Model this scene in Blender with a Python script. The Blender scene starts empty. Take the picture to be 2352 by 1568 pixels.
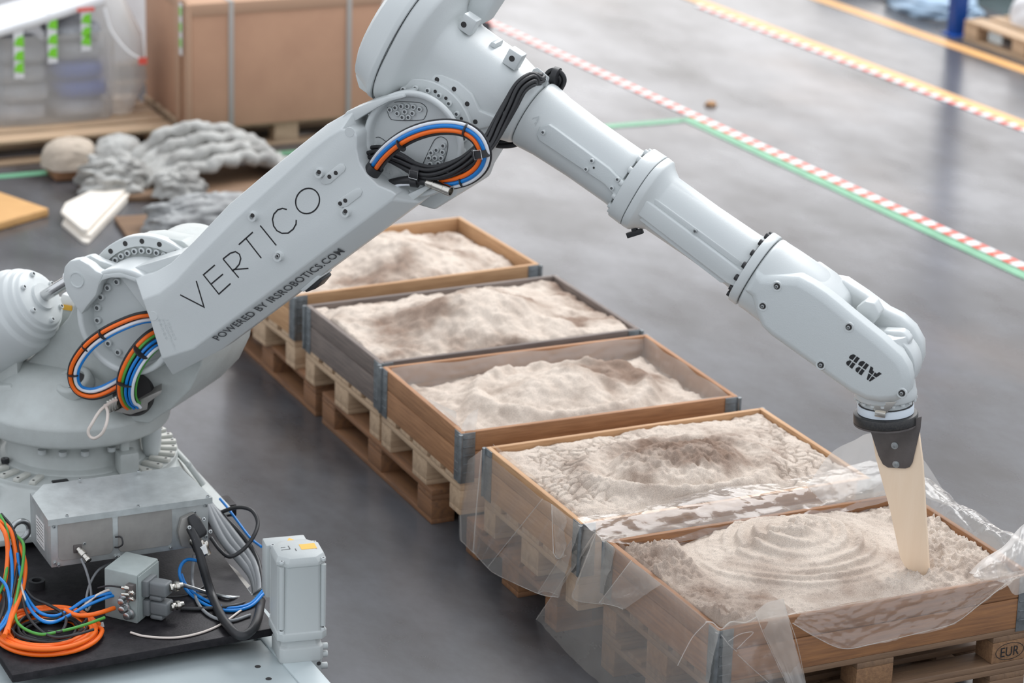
import bpy, bmesh, math, random
import numpy as np
from mathutils import Matrix, Vector
random.seed(7); RNG = np.random.RandomState(11)
SC = bpy.context.scene; COL = SC.collection
# ---------------------------------------------------------------- camera
W, H = 2352, 1568
PITCH, YAW, ROLL = 0.333944, -0.438028, 0.0315314
CAM = np.array([-4.2341, -9.46759, 4.45635]); FPX = 6692.64
def _rot(p, y, r):
    f = np.array([0, math.cos(p), -math.sin(p)]); u = np.array([0, math.sin(p), math.cos(p)]); x = np.array([1., 0, 0])
    x2 = math.cos(r)*x + math.sin(r)*u; u2 = -math.sin(r)*x + math.cos(r)*u
    Z = np.array([[math.cos(y), -math.sin(y), 0], [math.sin(y), math.cos(y), 0], [0, 0, 1]])
    return np.array([Z@x2, Z@u2, Z@f])
RC = _rot(PITCH, YAW, ROLL)
cd = bpy.data.cameras.new('camera'); cam = bpy.data.objects.new('camera', cd); COL.objects.link(cam)
cd.sensor_width = 36; cd.lens = FPX/W*36; cd.clip_end = 200
cam.matrix_world = Matrix(((RC[0][0], RC[1][0], -RC[2][0], CAM[0]), (RC[0][1], RC[1][1], -RC[2][1], CAM[1]), (RC[0][2], RC[1][2], -RC[2][2], CAM[2]), (0, 0, 0, 1)))
cd.dof.use_dof = True; cd.dof.focus_distance = 10.1; cd.dof.aperture_fstop = 2.1
SC.camera = cam
# ---------------------------------------------------------------- light
SC.view_settings.view_transform = 'Standard'; SC.view_settings.look = 'None'; SC.view_settings.gamma = 1
SC.view_settings.use_curve_mapping = False; SC.view_settings.exposure = 0.12
wd = bpy.data.worlds.new('hall'); SC.world = wd; wd.use_nodes = True
wd.node_tree.nodes['Background'].inputs[0].default_value = (0.88, 0.93, 1.0, 1); wd.node_tree.nodes['Background'].inputs[1].default_value = 1.10
def area(name, loc, target, sx, sy, power, col=(1, 1, 1)):
    d = bpy.data.lights.new(name, 'AREA'); d.shape = 'RECTANGLE'; d.size = sx; d.size_y = sy; d.energy = power; d.color = col
    o = bpy.data.objects.new(name, d); COL.objects.link(o); o.location = loc
    o.rotation_euler = (Vector(target)-Vector(loc)).to_track_quat('-Z', 'Y').to_euler(); return o
area('skylight_over_cell', (5.0, 5.5, 9.5), (0.3, -.5, 0.5), 9, 7, 780, (0.97, 0.985, 1.0))
area('skylight_over_aisle', (8.0, 6.0, 9.5), (4, 4, 0), 8, 12, 600, (1.0, 0.97, 0.94))
area('window_far_end', (13.0, 27.6, 5.3), (13, 5, 5.3), 34, 8.4, 2050, (1.0, 0.975, 0.96))
# ---------------------------------------------------------------- pixel helpers: a pixel gives a direction, a plane gives the distance
def ray(px, py): return RC.T@np.array([(px-W/2)/FPX, (H/2-py)/FPX, 1.])
def PZ(px, py, z): d = ray(px, py); return CAM+d*(z-CAM[2])/d[2]
def PY(px, py, y): d = ray(px, py); return CAM+d*(y-CAM[1])/d[1]
def PX(px, py, x): d = ray(px, py); return CAM+d*(x-CAM[0])/d[0]
# robot frame: origin on the base axis at its foot, h along the arm plane, l across it (away from viewer), v up
RO = np.array([-1.2554, 0.7100, 0.1750]); RYAW = -0.823
ex = np.array([math.cos(RYAW), math.sin(RYAW), 0]); ey = np.array([-math.sin(RYAW), math.cos(RYAW), 0]); ez = np.array([0, 0, 1.])
def RB(h, l, v): return RO+h*ex+l*ey+v*ez
def PL(px, py, l): d = ray(px, py); t = (l-(CAM-RO)@ey)/(d@ey); return CAM+t*d
def HV(px, py, l): q = PL(px, py, l)-RO; return (q@ex, q@ez)
A2 = np.array([0.340, 0.812]); A3 = np.array([1.460, 1.645])
EB = np.array([1.54449, 1.83265]); BA = -0.4626
db = np.array([math.cos(BA), math.sin(BA)]); nb = np.array([-math.sin(BA), math.cos(BA)])
def NC(u): return 0.018-0.0215*u          # the tube's centre line
def UPHV(u, n): q = EB+u*db+n*nb; return (q[0], q[1])
def UP(u, n, l): h, v = UPHV(u, n); return RB(h, l, v)
def K(ox, oy, s): return lambda P: [(ox+x/s, oy+y/s) for x, y in P]
r1 = K(0, 500, 3.1365); r2 = K(0, 900, 3.92); r5 = K(800, 0, 3.267); r6 = K(300, 200, 2.307); r7 = K(1150, 150, 2.751); r8 = K(1640, 520, 3.2)
r3 = K(0, 1160, 3.842); r4 = K(380, 1120, 5.227)
# ---------------------------------------------------------------- materials
def mat(name, col, rough=0.5, metal=0.0, noise=0.0, nscale=8.0, bump=0.0, bscale=60.0, col2=None, spec=0.5, stretch=None, detail=4.0, coat=0.0):
    m = bpy.data.materials.new(name); m.use_nodes = True; nt = m.node_tree; N = nt.nodes; L = nt.links
    b = N['Principled BSDF']; b.inputs['Base Color'].default_value = (*col, 1); b.inputs['Roughness'].default_value = rough
    b.inputs['Metallic'].default_value = metal; b.inputs['Specular IOR Level'].default_value = spec; b.inputs['Coat Weight'].default_value = coat
    if noise or bump:
        tc = N.new('ShaderNodeTexCoord'); mp = N.new('ShaderNodeMapping'); L.new(tc.outputs['Object'], mp.inputs[0])
        if stretch: mp.inputs['Scale'].default_value = stretch
    if noise:
        n = N.new('ShaderNodeTexNoise'); n.inputs['Scale'].default_value = nscale; n.inputs['Detail'].default_value = detail; n.inputs['Roughness'].default_value = 0.6
        L.new(mp.outputs[0], n.inputs['Vector'])
        mr = N.new('ShaderNodeMapRange'); mr.inputs[1].default_value = 0.3; mr.inputs[2].default_value = 0.7
        L.new(n.outputs['Fac'], mr.inputs[0])
        mx = N.new('ShaderNodeMix'); mx.data_type = 'RGBA'
        c2 = col2 if col2 else tuple(c*(1-noise) for c in col)
        mx.inputs[6].default_value = (*col, 1); mx.inputs[7].default_value = (*c2, 1)
        L.new(mr.outputs[0], mx.inputs[0]); L.new(mx.outputs[2], b.inputs['Base Color'])
    if bump:
        n2 = N.new('ShaderNodeTexNoise'); n2.inputs['Scale'].default_value = bscale; n2.inputs['Detail'].default_value = 3
        L.new(mp.outputs[0], n2.inputs['Vector'])
        bp = N.new('ShaderNodeBump'); bp.inputs['Strength'].default_value = bump; bp.inputs['Distance'].default_value = 0.01
        L.new(n2.outputs['Fac'], bp.inputs['Height']); L.new(bp.outputs[0], b.inputs['Normal'])
    return m
M = {}
M['paint'] = mat('robot_paint', (0.58, 0.605, 0.60), 0.34, bump=0.06, bscale=220, noise=1, nscale=3, col2=(0.56, 0.585, 0.585))
M['paint_old'] = mat('robot_paint_dusty', (0.50, 0.53, 0.515), 0.42, bump=0.08, bscale=160, noise=1, nscale=9, col2=(0.43, 0.45, 0.435))
M['paint_matt'] = mat('robot_paint_matt', (0.55, 0.58, 0.58), 0.5, bump=0.12, bscale=260)
M['ribs'] = mat('machined_ribs', (0.62, 0.62, 0.57), 0.45, noise=.25, nscale=20)
M['black'] = mat('black_rubber', (0.018, 0.018, 0.02), 0.45)
M['hole'] = mat('hole_dark', (0.03, 0.028, 0.028), 0.7)
M['socket'] = mat('screw_socket', (0.17, 0.18, 0.185), 0.6)
M['ink'] = mat('black_print', (0.012, 0.012, 0.014), 0.5)
M['ink2'] = mat('grey_print', (0.075, 0.08, 0.085), 0.5)
M['steel'] = mat('zinc_steel', (0.55, 0.57, 0.57), 0.3, 0.9, noise=.3, nscale=30)
M['chrome'] = mat('polished_steel', (0.62, 0.62, 0.62), 0.18, 1.0)
M['nickel'] = mat('nickel', (0.60, 0.57, 0.52), 0.22, 1.0)
M['galv'] = mat('galvanised_sheet', (0.56, 0.59, 0.585), 0.40, 0.5, noise=.25, nscale=14, bump=.03, bscale=80)
M['galv2'] = mat('galvanised_hinge', (0.27, 0.29, 0.30), 0.42, 0.6, noise=.45, nscale=26)
M['alu'] = mat('aluminium_panel', (0.43, 0.41, 0.385), 0.5, 0.6, noise=.2, nscale=12)
M['darksteel'] = mat('raw_dark_steel', (0.135, 0.12, 0.115), 0.55, 0.3, noise=.3, nscale=18, bump=.05)
M['plate'] = mat('black_steel_plate', (0.012, 0.011, 0.013), 0.42, 0.2, noise=1, nscale=30, col2=(0.028, 0.025, 0.028), bump=.08, bscale=120, spec=.2)
M['white_ring'] = mat('white_seal', (0.66, 0.72, 0.78), 0.4)
M['blackdisc'] = mat('black_coupling', (0.016, 0.016, 0.018), 0.4, noise=1, nscale=150, col2=(0.035, 0.033, 0.03), detail=1)
M['orange'] = mat('orange_cable', (0.92, 0.155, 0.008), 0.42)
M['blue'] = mat('blue_cable', (0.005, 0.20, 0.60), 0.3)
M['green'] = mat('green_cable', (0.07, 0.33, 0.05), 0.4)
M['white'] = mat('white_cable', (0.72, 0.74, 0.78), 0.4)
M['cream'] = mat('cream_cable', (0.68, 0.60, 0.54), 0.45)
M['greycable'] = mat('grey_cable', (0.25, 0.26, 0.27), 0.45)
M['motor'] = mat('motor_grey', (0.46, 0.485, 0.48), 0.45, bump=.05, bscale=150)
M['jbox'] = mat('junction_grey', (0.33, 0.37, 0.36), 0.45, noise=.2, nscale=12)
M['conn'] = mat('connector_grey', (0.15, 0.16, 0.165), 0.5, bump=.1)
M['trackgrey'] = mat('light_grey_cover', (0.50, 0.56, 0.57), 0.4, noise=.08, nscale=5)
M['yellow'] = mat('yellow_label', (0.85, 0.47, 0.06), 0.5)
M['label'] = mat('white_label', (0.75, 0.75, 0.74), 0.5)
def wood(name, c1, c2, sc=(1, 14, 14), bump=.15, ns=6):
    return mat(name, c1, 0.65, noise=1, nscale=ns, col2=c2, stretch=sc, bump=bump, bscale=12, detail=6)
M['wood'] = wood('collar_pine', (0.56, 0.335, 0.175), (0.40, 0.215, 0.10))
M['wood_b'] = wood('collar_pine_brown', (0.43, 0.215, 0.10), (0.27, 0.125, 0.055))
M['wood_g'] = wood('collar_weathered', (0.215, 0.17, 0.145), (0.12, 0.095, 0.085))
M['wood_front'] = wood('collar_front', (0.36, 0.17, 0.07), (0.21, 0.10, 0.05))
M['pal'] = wood('pallet_pine', (0.56, 0.40, 0.26), (0.40, 0.27, 0.17), ns=4)
M['pal_d'] = wood('pallet_old', (0.25, 0.15, 0.085), (0.15, 0.09, 0.055), ns=4)
M['pal_l'] = wood('pallet_low', (0.30, 0.14, 0.06), (0.17, 0.085, 0.045), ns=4)
M['chip'] = mat('chip_block', (0.30, 0.165, 0.08), 0.8, noise=1, nscale=90, col2=(0.18, 0.095, 0.05), bump=.3, bscale=120)
M['blade'] = mat('beech_ply', (0.86, 0.69, 0.52), 0.55, noise=1, nscale=5, col2=(0.83, 0.65, 0.475), stretch=(9, 9, 1))
M['ply_edge'] = wood('ply_edge', (0.72, 0.54, 0.38), (0.50, 0.35, 0.22), sc=(60, 60, 1), bump=0)
M['card'] = mat('cardboard', (0.52, 0.30, 0.19), 0.8, noise=1, nscale=4, col2=(0.46, 0.26, 0.165))
M['card_d'] = mat('cardboard_side', (0.47, 0.29, 0.19), 0.8)
M['strap'] = mat('grey_strap', (0.38, 0.35, 0.32), 0.4)
M['concrete'] = mat('printed_concrete', (0.50, 0.495, 0.47), 0.85, noise=1, nscale=9, col2=(0.25, 0.24, 0.225), bump=.5, bscale=30)
M['concrete_d'] = mat('printed_concrete_grey', (0.40, 0.405, 0.40), 0.85, noise=1, nscale=14, col2=(0.17, 0.17, 0.17), bump=.6, bscale=30)
M['shell'] = mat('beige_shell', (0.50, 0.42, 0.34), 0.8, noise=1, nscale=30, col2=(0.43, 0.36, 0.29))
M['offcut'] = mat('cream_panel', (0.78, 0.72, 0.64), 0.6)
M['offcut_edge'] = wood('panel_edge', (0.62, 0.50, 0.38), (0.45, 0.34, 0.25), bump=0)
M['plank'] = wood('orange_plank', (0.62, 0.36, 0.14), (0.50, 0.27, 0.10))
M['bluepost'] = mat('blue_rack', (0.008, 0.065, 0.30), 0.4)
M['bag'] = mat('white_bag', (0.78, 0.78, 0.79), 0.5, noise=.1, nscale=4)
M['bluebag'] = mat('pale_blue_sheet', (0.33, 0.45, 0.58), 0.4)
M['teal'] = mat('green_crate', (0.03, 0.22, 0.19), 0.5)
M['sack'] = mat('wrapped_sacks', (0.55, 0.57, 0.60), 0.55, noise=1, nscale=7, col2=(0.22, 0.22, 0.24), stretch=(1, 1, 3))
M['sackblue'] = mat('blue_sack', (0.03, 0.10, 0.42), 0.5)
M['gtape'] = mat('green_arrow_tape', (0.20, 0.62, 0.03), 0.5)
M['red'] = mat('red_tape', (0.75, 0.10, 0.07), 0.5)
M['dark'] = mat('dark_rack', (0.06, 0.06, 0.065), 0.6)
def sandmat():
    m = bpy.data.materials.new('sand'); m.use_nodes = True; N = m.node_tree.nodes; L = m.node_tree.links; b = N['Principled BSDF']
    b.inputs['Roughness'].default_value = 0.95; b.inputs['Specular IOR Level'].default_value = 0.1
    tc = N.new('ShaderNodeTexCoord')
    a = N.new('ShaderNodeAttribute'); a.attribute_name = 'damp'
    n = N.new('ShaderNodeTexNoise'); n.inputs['Scale'].default_value = 9; n.inputs['Detail'].default_value = 8; L.new(tc.outputs['Object'], n.inputs['Vector'])
    g = N.new('ShaderNodeTexNoise'); g.inputs['Scale'].default_value = 420; g.inputs['Detail'].default_value = 2; L.new(tc.outputs['Object'], g.inputs['Vector'])
    ad = N.new('ShaderNodeMath'); ad.operation = 'MULTIPLY_ADD'; ad.inputs[1].default_value = 0.7; L.new(n.outputs['Fac'], ad.inputs[0]); L.new(a.outputs['Fac'], ad.inputs[2])
    mr = N.new('ShaderNodeMapRange'); mr.inputs[1].default_value = 0.3; mr.inputs[2].default_value = 1.1; L.new(ad.outputs[0], mr.inputs[0])
    mx = N.new('ShaderNodeMix'); mx.data_type = 'RGBA'; mx.inputs[6].default_value = (0.73, 0.625, 0.535, 1); mx.inputs[7].default_value = (0.30, 0.21, 0.16, 1); L.new(mr.outputs[0], mx.inputs[0])
    mg = N.new('ShaderNodeMix'); mg.data_type = 'RGBA'; mg.blend_type = 'MULTIPLY'; mg.inputs[0].default_value = 1
    cr = N.new('ShaderNodeMapRange'); cr.inputs[1].default_value = 0.3; cr.inputs[2].default_value = 0.75; cr.inputs[3].default_value = 0.62; cr.inputs[4].default_value = 1.12
    L.new(g.outputs['Fac'], cr.inputs[0]); cc = N.new('ShaderNodeCombineColor'); [L.new(cr.outputs[0], cc.inputs[i]) for i in range(3)]
    L.new(mx.outputs[2], mg.inputs[6]); L.new(cc.outputs[0], mg.inputs[7]); L.new(mg.outputs[2], b.inputs['Base Color'])
    bp = N.new('ShaderNodeBump'); bp.inputs['Strength'].default_value = 0.5; bp.inputs['Distance'].default_value = 0.004; L.new(g.outputs['Fac'], bp.inputs['Height']); L.new(bp.outputs[0], b.inputs['Normal'])
    return m
M['sand'] = sandmat()
def filmmat(name, tr, dif, rough, tint=(1, 0.97, 0.93)):
    m = bpy.data.materials.new(name); m.use_nodes = True; N = m.node_tree.nodes; L = m.node_tree.links; N.remove(N['Principled BSDF'])
    out = N['Material Output']; t = N.new('ShaderNodeBsdfTransparent'); t.inputs[0].default_value = (*tint, 1)
    d = N.new('ShaderNodeBsdfDiffuse'); d.inputs[0].default_value = (0.80, 0.77, 0.73, 1); tl = N.new('ShaderNodeBsdfTranslucent'); tl.inputs[0].default_value = (0.80, 0.77, 0.73, 1)
    dm = N.new('ShaderNodeMixShader'); dm.inputs[0].default_value = 0.45; L.new(d.outputs[0], dm.inputs[1]); L.new(tl.outputs[0], dm.inputs[2])
    g = N.new('ShaderNodeBsdfGlossy'); g.inputs['Roughness'].default_value = rough; g.inputs[0].default_value = (1, 1, 1, 1)
    lw_ = N.new('ShaderNodeLayerWeight'); lw_.inputs[0].default_value = 0.5; lw = N.new('ShaderNodeMath'); lw.operation = 'POWER'; lw.inputs[1].default_value = 5; L.new(lw_.outputs['Facing'], lw.inputs[0])
    a = N.new('ShaderNodeMixShader'); a.inputs[0].default_value = dif; L.new(t.outputs[0], a.inputs[1]); L.new(dm.outputs[0], a.inputs[2])
    mm = N.new('ShaderNodeMath'); mm.operation = 'MULTIPLY'; mm.inputs[1].default_value = 0.8; L.new(lw.outputs[0], mm.inputs[0])
    ma = N.new('ShaderNodeMath'); ma.operation = 'ADD'; ma.inputs[1].default_value = 0.055; L.new(mm.outputs[0], ma.inputs[0])
    c = N.new('ShaderNodeMixShader'); L.new(ma.outputs[0], c.inputs[0]); L.new(a.outputs[0], c.inputs[1]); L.new(g.outputs[0], c.inputs[2]); L.new(c.outputs[0], out.inputs[0])
    tc = N.new('ShaderNodeTexCoord'); n = N.new('ShaderNodeTexNoise'); n.inputs['Scale'].default_value = 14; n.inputs['Detail'].default_value = 4; L.new(tc.outputs['Object'], n.inputs['Vector'])
    bp = N.new('ShaderNodeBump'); bp.inputs['Strength'].default_value = 0.3; bp.inputs['Distance'].default_value = 0.02; L.new(n.outputs['Fac'], bp.inputs['Height'])
    L.new(bp.outputs[0], g.inputs['Normal'])
    return m
M['film'] = filmmat('clear_film', 1, 0.22, 0.14)
M['film_s'] = filmmat('side_film', 1, 0.29, 0.22, (0.97, 0.94, 0.90))
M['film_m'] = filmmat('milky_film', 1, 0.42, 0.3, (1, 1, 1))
M['wrap'] = filmmat('stretch_wrap', 1, 0.5, 0.25, (0.95, 0.97, 1))
def floormat():
    m = bpy.data.materials.new('polished_concrete'); m.use_nodes = True; N = m.node_tree.nodes; L = m.node_tree.links; b = N['Principled BSDF']
    tc = N.new('ShaderNodeTexCoord'); mp = N.new('ShaderNodeMapping'); mp.inputs['Scale'].default_value = (1, 0.55, 1); mp.inputs['Rotation'].default_value = (0, 0, 0.5); L.new(tc.outputs['Object'], mp.inputs[0])
    n1 = N.new('ShaderNodeTexNoise'); n1.inputs['Scale'].default_value = 1.6; n1.inputs['Detail'].default_value = 7; n1.inputs['Roughness'].default_value = 0.6; L.new(mp.outputs[0], n1.inputs['Vector'])
    mr = N.new('ShaderNodeMapRange'); mr.inputs[1].default_value = 0.35; mr.inputs[2].default_value = 0.68; L.new(n1.outputs['Fac'], mr.inputs[0])
    mx = N.new('ShaderNodeMix'); mx.data_type = 'RGBA'; mx.inputs[6].default_value = (0.122, 0.124, 0.135, 1); mx.inputs[7].default_value = (0.035, 0.032, 0.033, 1); L.new(mr.outputs[0], mx.inputs[0])
    n2 = N.new('ShaderNodeTexNoise'); n2.inputs['Scale'].default_value = 0.9; n2.inputs['Detail'].default_value = 5; L.new(mp.outputs[0], n2.inputs['Vector'])
    m2 = N.new('ShaderNodeMapRange'); m2.inputs[1].default_value = 0.56; m2.inputs[2].default_value = 0.75; m2.inputs[4].default_value = 0.45; L.new(n2.outputs['Fac'], m2.inputs[0])
    mx2 = N.new('ShaderNodeMix'); mx2.data_type = 'RGBA'; mx2.inputs[7].default_value = (0.13, 0.085, 0.06, 1); L.new(m2.outputs[0], mx2.inputs[0]); L.new(mx.outputs[2], mx2.inputs[6])
    L.new(mx2.outputs[2], b.inputs['Base Color'])
    r = N.new('ShaderNodeMapRange'); r.inputs[3].default_value = 0.14; r.inputs[4].default_value = 0.36; L.new(n1.outputs['Fac'], r.inputs[0]); L.new(r.outputs[0], b.inputs['Roughness'])
    b.inputs['Specular IOR Level'].default_value = 0.6
    return m
M['floor'] = floormat()
M['wall'] = mat('wall_blocker_grey', (0.22, 0.22, 0.225), 0.8, noise=.2, nscale=1.5)  # grey for the unseen end wall added to darken floor reflections
def stripemat():
    m = bpy.data.materials.new('red_white_tape'); m.use_nodes = True; N = m.node_tree.nodes; L = m.node_tree.links; b = N['Principled BSDF']
    tc = N.new('ShaderNodeTexCoord'); sp = N.new('ShaderNodeSeparateXYZ'); L.new(tc.outputs['Object'], sp.inputs[0])
    ml = N.new('ShaderNodeMath'); ml.operation = 'MULTIPLY'; ml.inputs[1].default_value = 1/0.13; L.new(sp.outputs[1], ml.inputs[0])
    fr = N.new('ShaderNodeMath'); fr.operation = 'FRACT'; L.new(ml.outputs[0], fr.inputs[0]); gt = N.new('ShaderNodeMath'); gt.operation = 'GREATER_THAN'; gt.inputs[1].default_value = 0.5; L.new(fr.outputs[0], gt.inputs[0])
    mx = N.new('ShaderNodeMix'); mx.data_type = 'RGBA'; mx.inputs[6].default_value = (0.75, 0.74, 0.73, 1); mx.inputs[7].default_value = (0.72, 0.09, 0.05, 1); L.new(gt.outputs[0], mx.inputs[0]); L.new(mx.outputs[2], b.inputs['Base Color'])
    b.inputs['Roughness'].default_value = 0.4
    return m
M['stripe'] = stripemat()
M['greenline'] = mat('green_floor_paint', (0.16, 0.40, 0.24), 0.4, noise=.3, nscale=6)
M['orangeline'] = mat('orange_floor_paint', (0.80, 0.44, 0.17), 0.4, noise=.15, nscale=6)
# ---------------------------------------------------------------- mesh helpers
WM = {}
class MB:
    def __init__(s): s.v = []; s.f = []
    def add(s, vs, fs):
        o = len(s.v); s.v += [tuple(map(float, p)) for p in vs]; s.f += [tuple(i+o for i in f) for f in fs]; return s
    def ext(s, a, b_, caps=True):
        """two loops of equal length bridged into a solid"""
        n = len(a); vs = list(a)+list(b_); fs = [(i, (i+1) % n, n+(i+1) % n, n+i) for i in range(n)]
        if caps: fs += [tuple(range(n-1, -1, -1)), tuple(range(n, 2*n))]
        return s.add(vs, fs)
    def loft(s, rings, caps=True, closed=True):
        n = len(rings[0]); vs = [p for r in rings for p in r]; fs = []
        for k in range(len(rings)-1):
            for i in range(n if closed else n-1):
                j = (i+1) % n; fs.append((k*n+i, k*n+j, (k+1)*n+j, (k+1)*n+i))
        if caps: fs += [tuple(range(n-1, -1, -1)), tuple((len(rings)-1)*n+i for i in range(n))]
        return s.add(vs, fs)
    def box(s, c, sz, R=None):
        c = np.array(c, float); e = np.array(R if R is not None else np.eye(3)); vs = []
        for a in (-1, 1):
            for b_ in (-1, 1):
                for d in (-1, 1): vs.append(c+e[0]*a*sz[0]/2+e[1]*b_*sz[1]/2+e[2]*d*sz[2]/2)
        return s.add(vs, [(0, 1, 3, 2), (4, 6, 7, 5), (0, 4, 5, 1), (2, 3, 7, 6), (0, 2, 6, 4), (1, 5, 7, 3)])
    def cyl(s, c, ax, r, h0, h1, n=32, r1=None):
        c = np.array(c, float); ax = np.array(ax, float)/np.linalg.norm(ax); t = np.cross(ax, [0, 0, 1] if abs(ax[2]) < .9 else [1, 0, 0]); t /= np.linalg.norm(t); w = np.cross(ax, t)
        A = [c+ax*h0+r*(math.cos(k)*t+math.sin(k)*w) for k in np.linspace(0, 2*math.pi, n, False)]
        r2_ = r if r1 is None else r1
        B = [c+ax*h1+r2_*(math.cos(k)*t+math.sin(k)*w) for k in np.linspace(0, 2*math.pi, n, False)]
        return s.ext(A, B)
    def lathe(s, c, ax, prof, n=48):
        c = np.array(c, float); ax = np.array(ax, float)/np.linalg.norm(ax); t = np.cross(ax, [0, 0, 1] if abs(ax[2]) < .9 else [1, 0, 0]); t /= np.linalg.norm(t); w = np.cross(ax, t)
        rings = [[c+ax*h+max(r, 1e-4)*(math.cos(k)*t+math.sin(k)*w) for k in np.linspace(0, 2*math.pi, n, False)] for r, h in prof]
        return s.loft(rings)
    def tube(s, pts, r, n=8, rad=None):
        P = [np.array(p, float) for p in pts]; rings = []; up = None
        for i, p in enumerate(P):
            t = P[min(i+1, len(P)-1)]-P[max(i-1, 0)]; t /= (np.linalg.norm(t)+1e-12)
            if up is None: up = np.cross(t, [0.31, 0.17, 0.93]); up /= np.linalg.norm(up)
            up = up-t*(up@t); up /= (np.linalg.norm(up)+1e-12); w = np.cross(t, up); rr = rad[i] if rad is not None else r
            rings.append([p+rr*(math.cos(k)*up+math.sin(k)*w) for k in np.linspace(0, 2*math.pi, n, False)])
        return s.loft(rings)
    def build(s, name, material, parent=None, bevel=0.0, seg=2, smooth=True, ang=38, bang=28):
        me = bpy.data.meshes.new(name); V = np.array(s.v); o = (V.min(0)+V.max(0))/2
        bm = bmesh.new(); vs = [bm.verts.new(p) for p in V-o]
        for f in s.f:
            try: bm.faces.new([vs[i] for i in f])
            except ValueError: pass
        bmesh.ops.recalc_face_normals(bm, faces=bm.faces)
        if bevel:
            es = [e for e in bm.edges if len(e.link_faces) == 2 and e.calc_face_angle(0) > math.radians(bang)]
            if es: bmesh.ops.bevel(bm, geom=es, offset=bevel, segments=seg, profile=0.5, affect='EDGES', clamp_overlap=True)
        bm.to_mesh(me); bm.free()
        if smooth:
            me.shade_smooth(); me.set_sharp_from_angle(angle=math.radians(ang))
        if material: me.materials.append(M[material] if isinstance(material, str) else material)
        ob = bpy.data.objects.new(name, me); COL.objects.link(ob); put(ob, Matrix.Translation(Vector(o)), parent); return ob
def put(ob, mw, parent=None):
    WM[ob] = mw.copy()
    if parent is not None:
        ob.parent = parent; ob.matrix_parent_inverse = WM[parent].inverted()
    ob.matrix_basis = mw
def empty(name, loc, rz=0, label=None, cat=None, group=None):
    o = bpy.data.objects.new(name, None); COL.objects.link(o); o.empty_display_size = .1
    put(o, Matrix.Translation(Vector(loc))@Matrix.Rotation(rz, 4, 'Z'))
    return tag(o, label, cat, group)
def tag(o, label=None, cat=None, group=None, kind=None):
    if label: o['label'] = label
    if cat: o['category'] = cat
    if group: o['group'] = group
    if kind: o['kind'] = kind
    return o
def inst(name, mesh, mw, parent):
    o = bpy.data.objects.new(name, mesh); COL.objects.link(o); put(o, mw, parent); return o
def axm(p, z, x=None, s=1.0):
    """matrix with local z along z"""
    z = np.array(z, float); z /= np.linalg.norm(z)
    x = np.array(x if x is not None else ([0, 0, 1] if abs(z[2]) < .9 else [1, 0, 0]), float); x = x-z*(x@z); x /= np.linalg.norm(x); y = np.cross(z, x)
    return Matrix(((x[0]*s, y[0]*s, z[0]*s, p[0]), (x[1]*s, y[1]*s, z[1]*s, p[1]), (x[2]*s, y[2]*s, z[2]*s, p[2]), (0, 0, 0, 1)))
def protomesh(mb, name, material, bevel=0, ang=38):
    o = mb.build(name, material, None, bevel, ang=ang); me = o.data
    off = WM[o].translation
    me.transform(Matrix.Translation(off)); del WM[o]; bpy.data.objects.remove(o); return me
def spline(pts, n=8):
    P = [np.array(p, float) for p in pts]; P = [2*P[0]-P[1]]+P+[2*P[-1]-P[-2]]; out = []
    for i in range(1, len(P)-2):
        for t in np.linspace(0, 1, n, False):
            a, b_, c, d = P[i-1:i+3]
            out.append(0.5*((2*b_)+(c-a)*t+(2*a-5*b_+4*c-d)*t*t+(3*b_-a-3*c+d)*t**3))
    out.append(P[-2]); return out
def cable(name, pts, r, material, parent=None, n=10, sub=8):
    return MB().tube(spline(pts, sub), r, n).build(name, material, parent, ang=60)
def se(cu, n0, n1, l0, l1, e=2.0, N=40):
    """super-elliptic section of the upper arm at u"""
    o = []
    for k in np.linspace(0, 2*math.pi, N, False):
        c, s_ = math.cos(k), math.sin(k); a = math.copysign(abs(c)**(2/e), c); b_ = math.copysign(abs(s_)**(2/e), s_)
        nn = (n0+n1)/2+a*(n1-n0)/2; ll = (l0+l1)/2+b_*(l1-l0)/2; o.append(UP(cu, nn, ll))
    return o
def lprism(mb, hv, l0, l1): return mb.ext([RB(h, l0, v) for h, v in hv], [RB(h, l1, v) for h, v in hv])
def uprism(mb, un, l0, l1): return mb.ext([UP(u, l0, 0) if 0 else UP(u, n, l0) for u, n in un], [UP(u, n, l1) for u, n in un])
# shared small meshes
def screw_mesh(material, name, hexm='hole'):
    b = MB(); b.lathe((0, 0, 0), (0, 0, 1), [(1, 0), (1, 1.0), (0.86, 1.15), (0.55, 1.15), (0.5, 0.6), (0.0, 0.6)], 18)
    me = protomesh(b, name, material, ang=30); me.materials.append(M['socket'])
    for p in me.polygons:
        if math.hypot(p.center.x, p.center.y) < .53 and p.center.z > .3: p.material_index = 1
    return me
SCREW = screw_mesh('paint', 'cap_screw'); SCREW_B = screw_mesh('black', 'black_cap_screw'); SCREW_S = screw_mesh('steel', 'zinc_cap_screw')
HOLE = protomesh(MB().lathe((0, 0, 0), (0, 0, 1), [(1.25, -.2), (1.25, .06), (1.0, .06), (.98, .03), (0, .03)], 18), 'bolt_hole', 'hole')
def screw(p, ax, r, parent, mesh=None, name='bolt'): return inst(name, mesh or SCREW, axm(p, ax, s=r), parent)
def hole(p, ax, r, parent, name='bolt_hole'): return inst(name, HOLE, axm(p, ax, s=r), parent)
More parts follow.
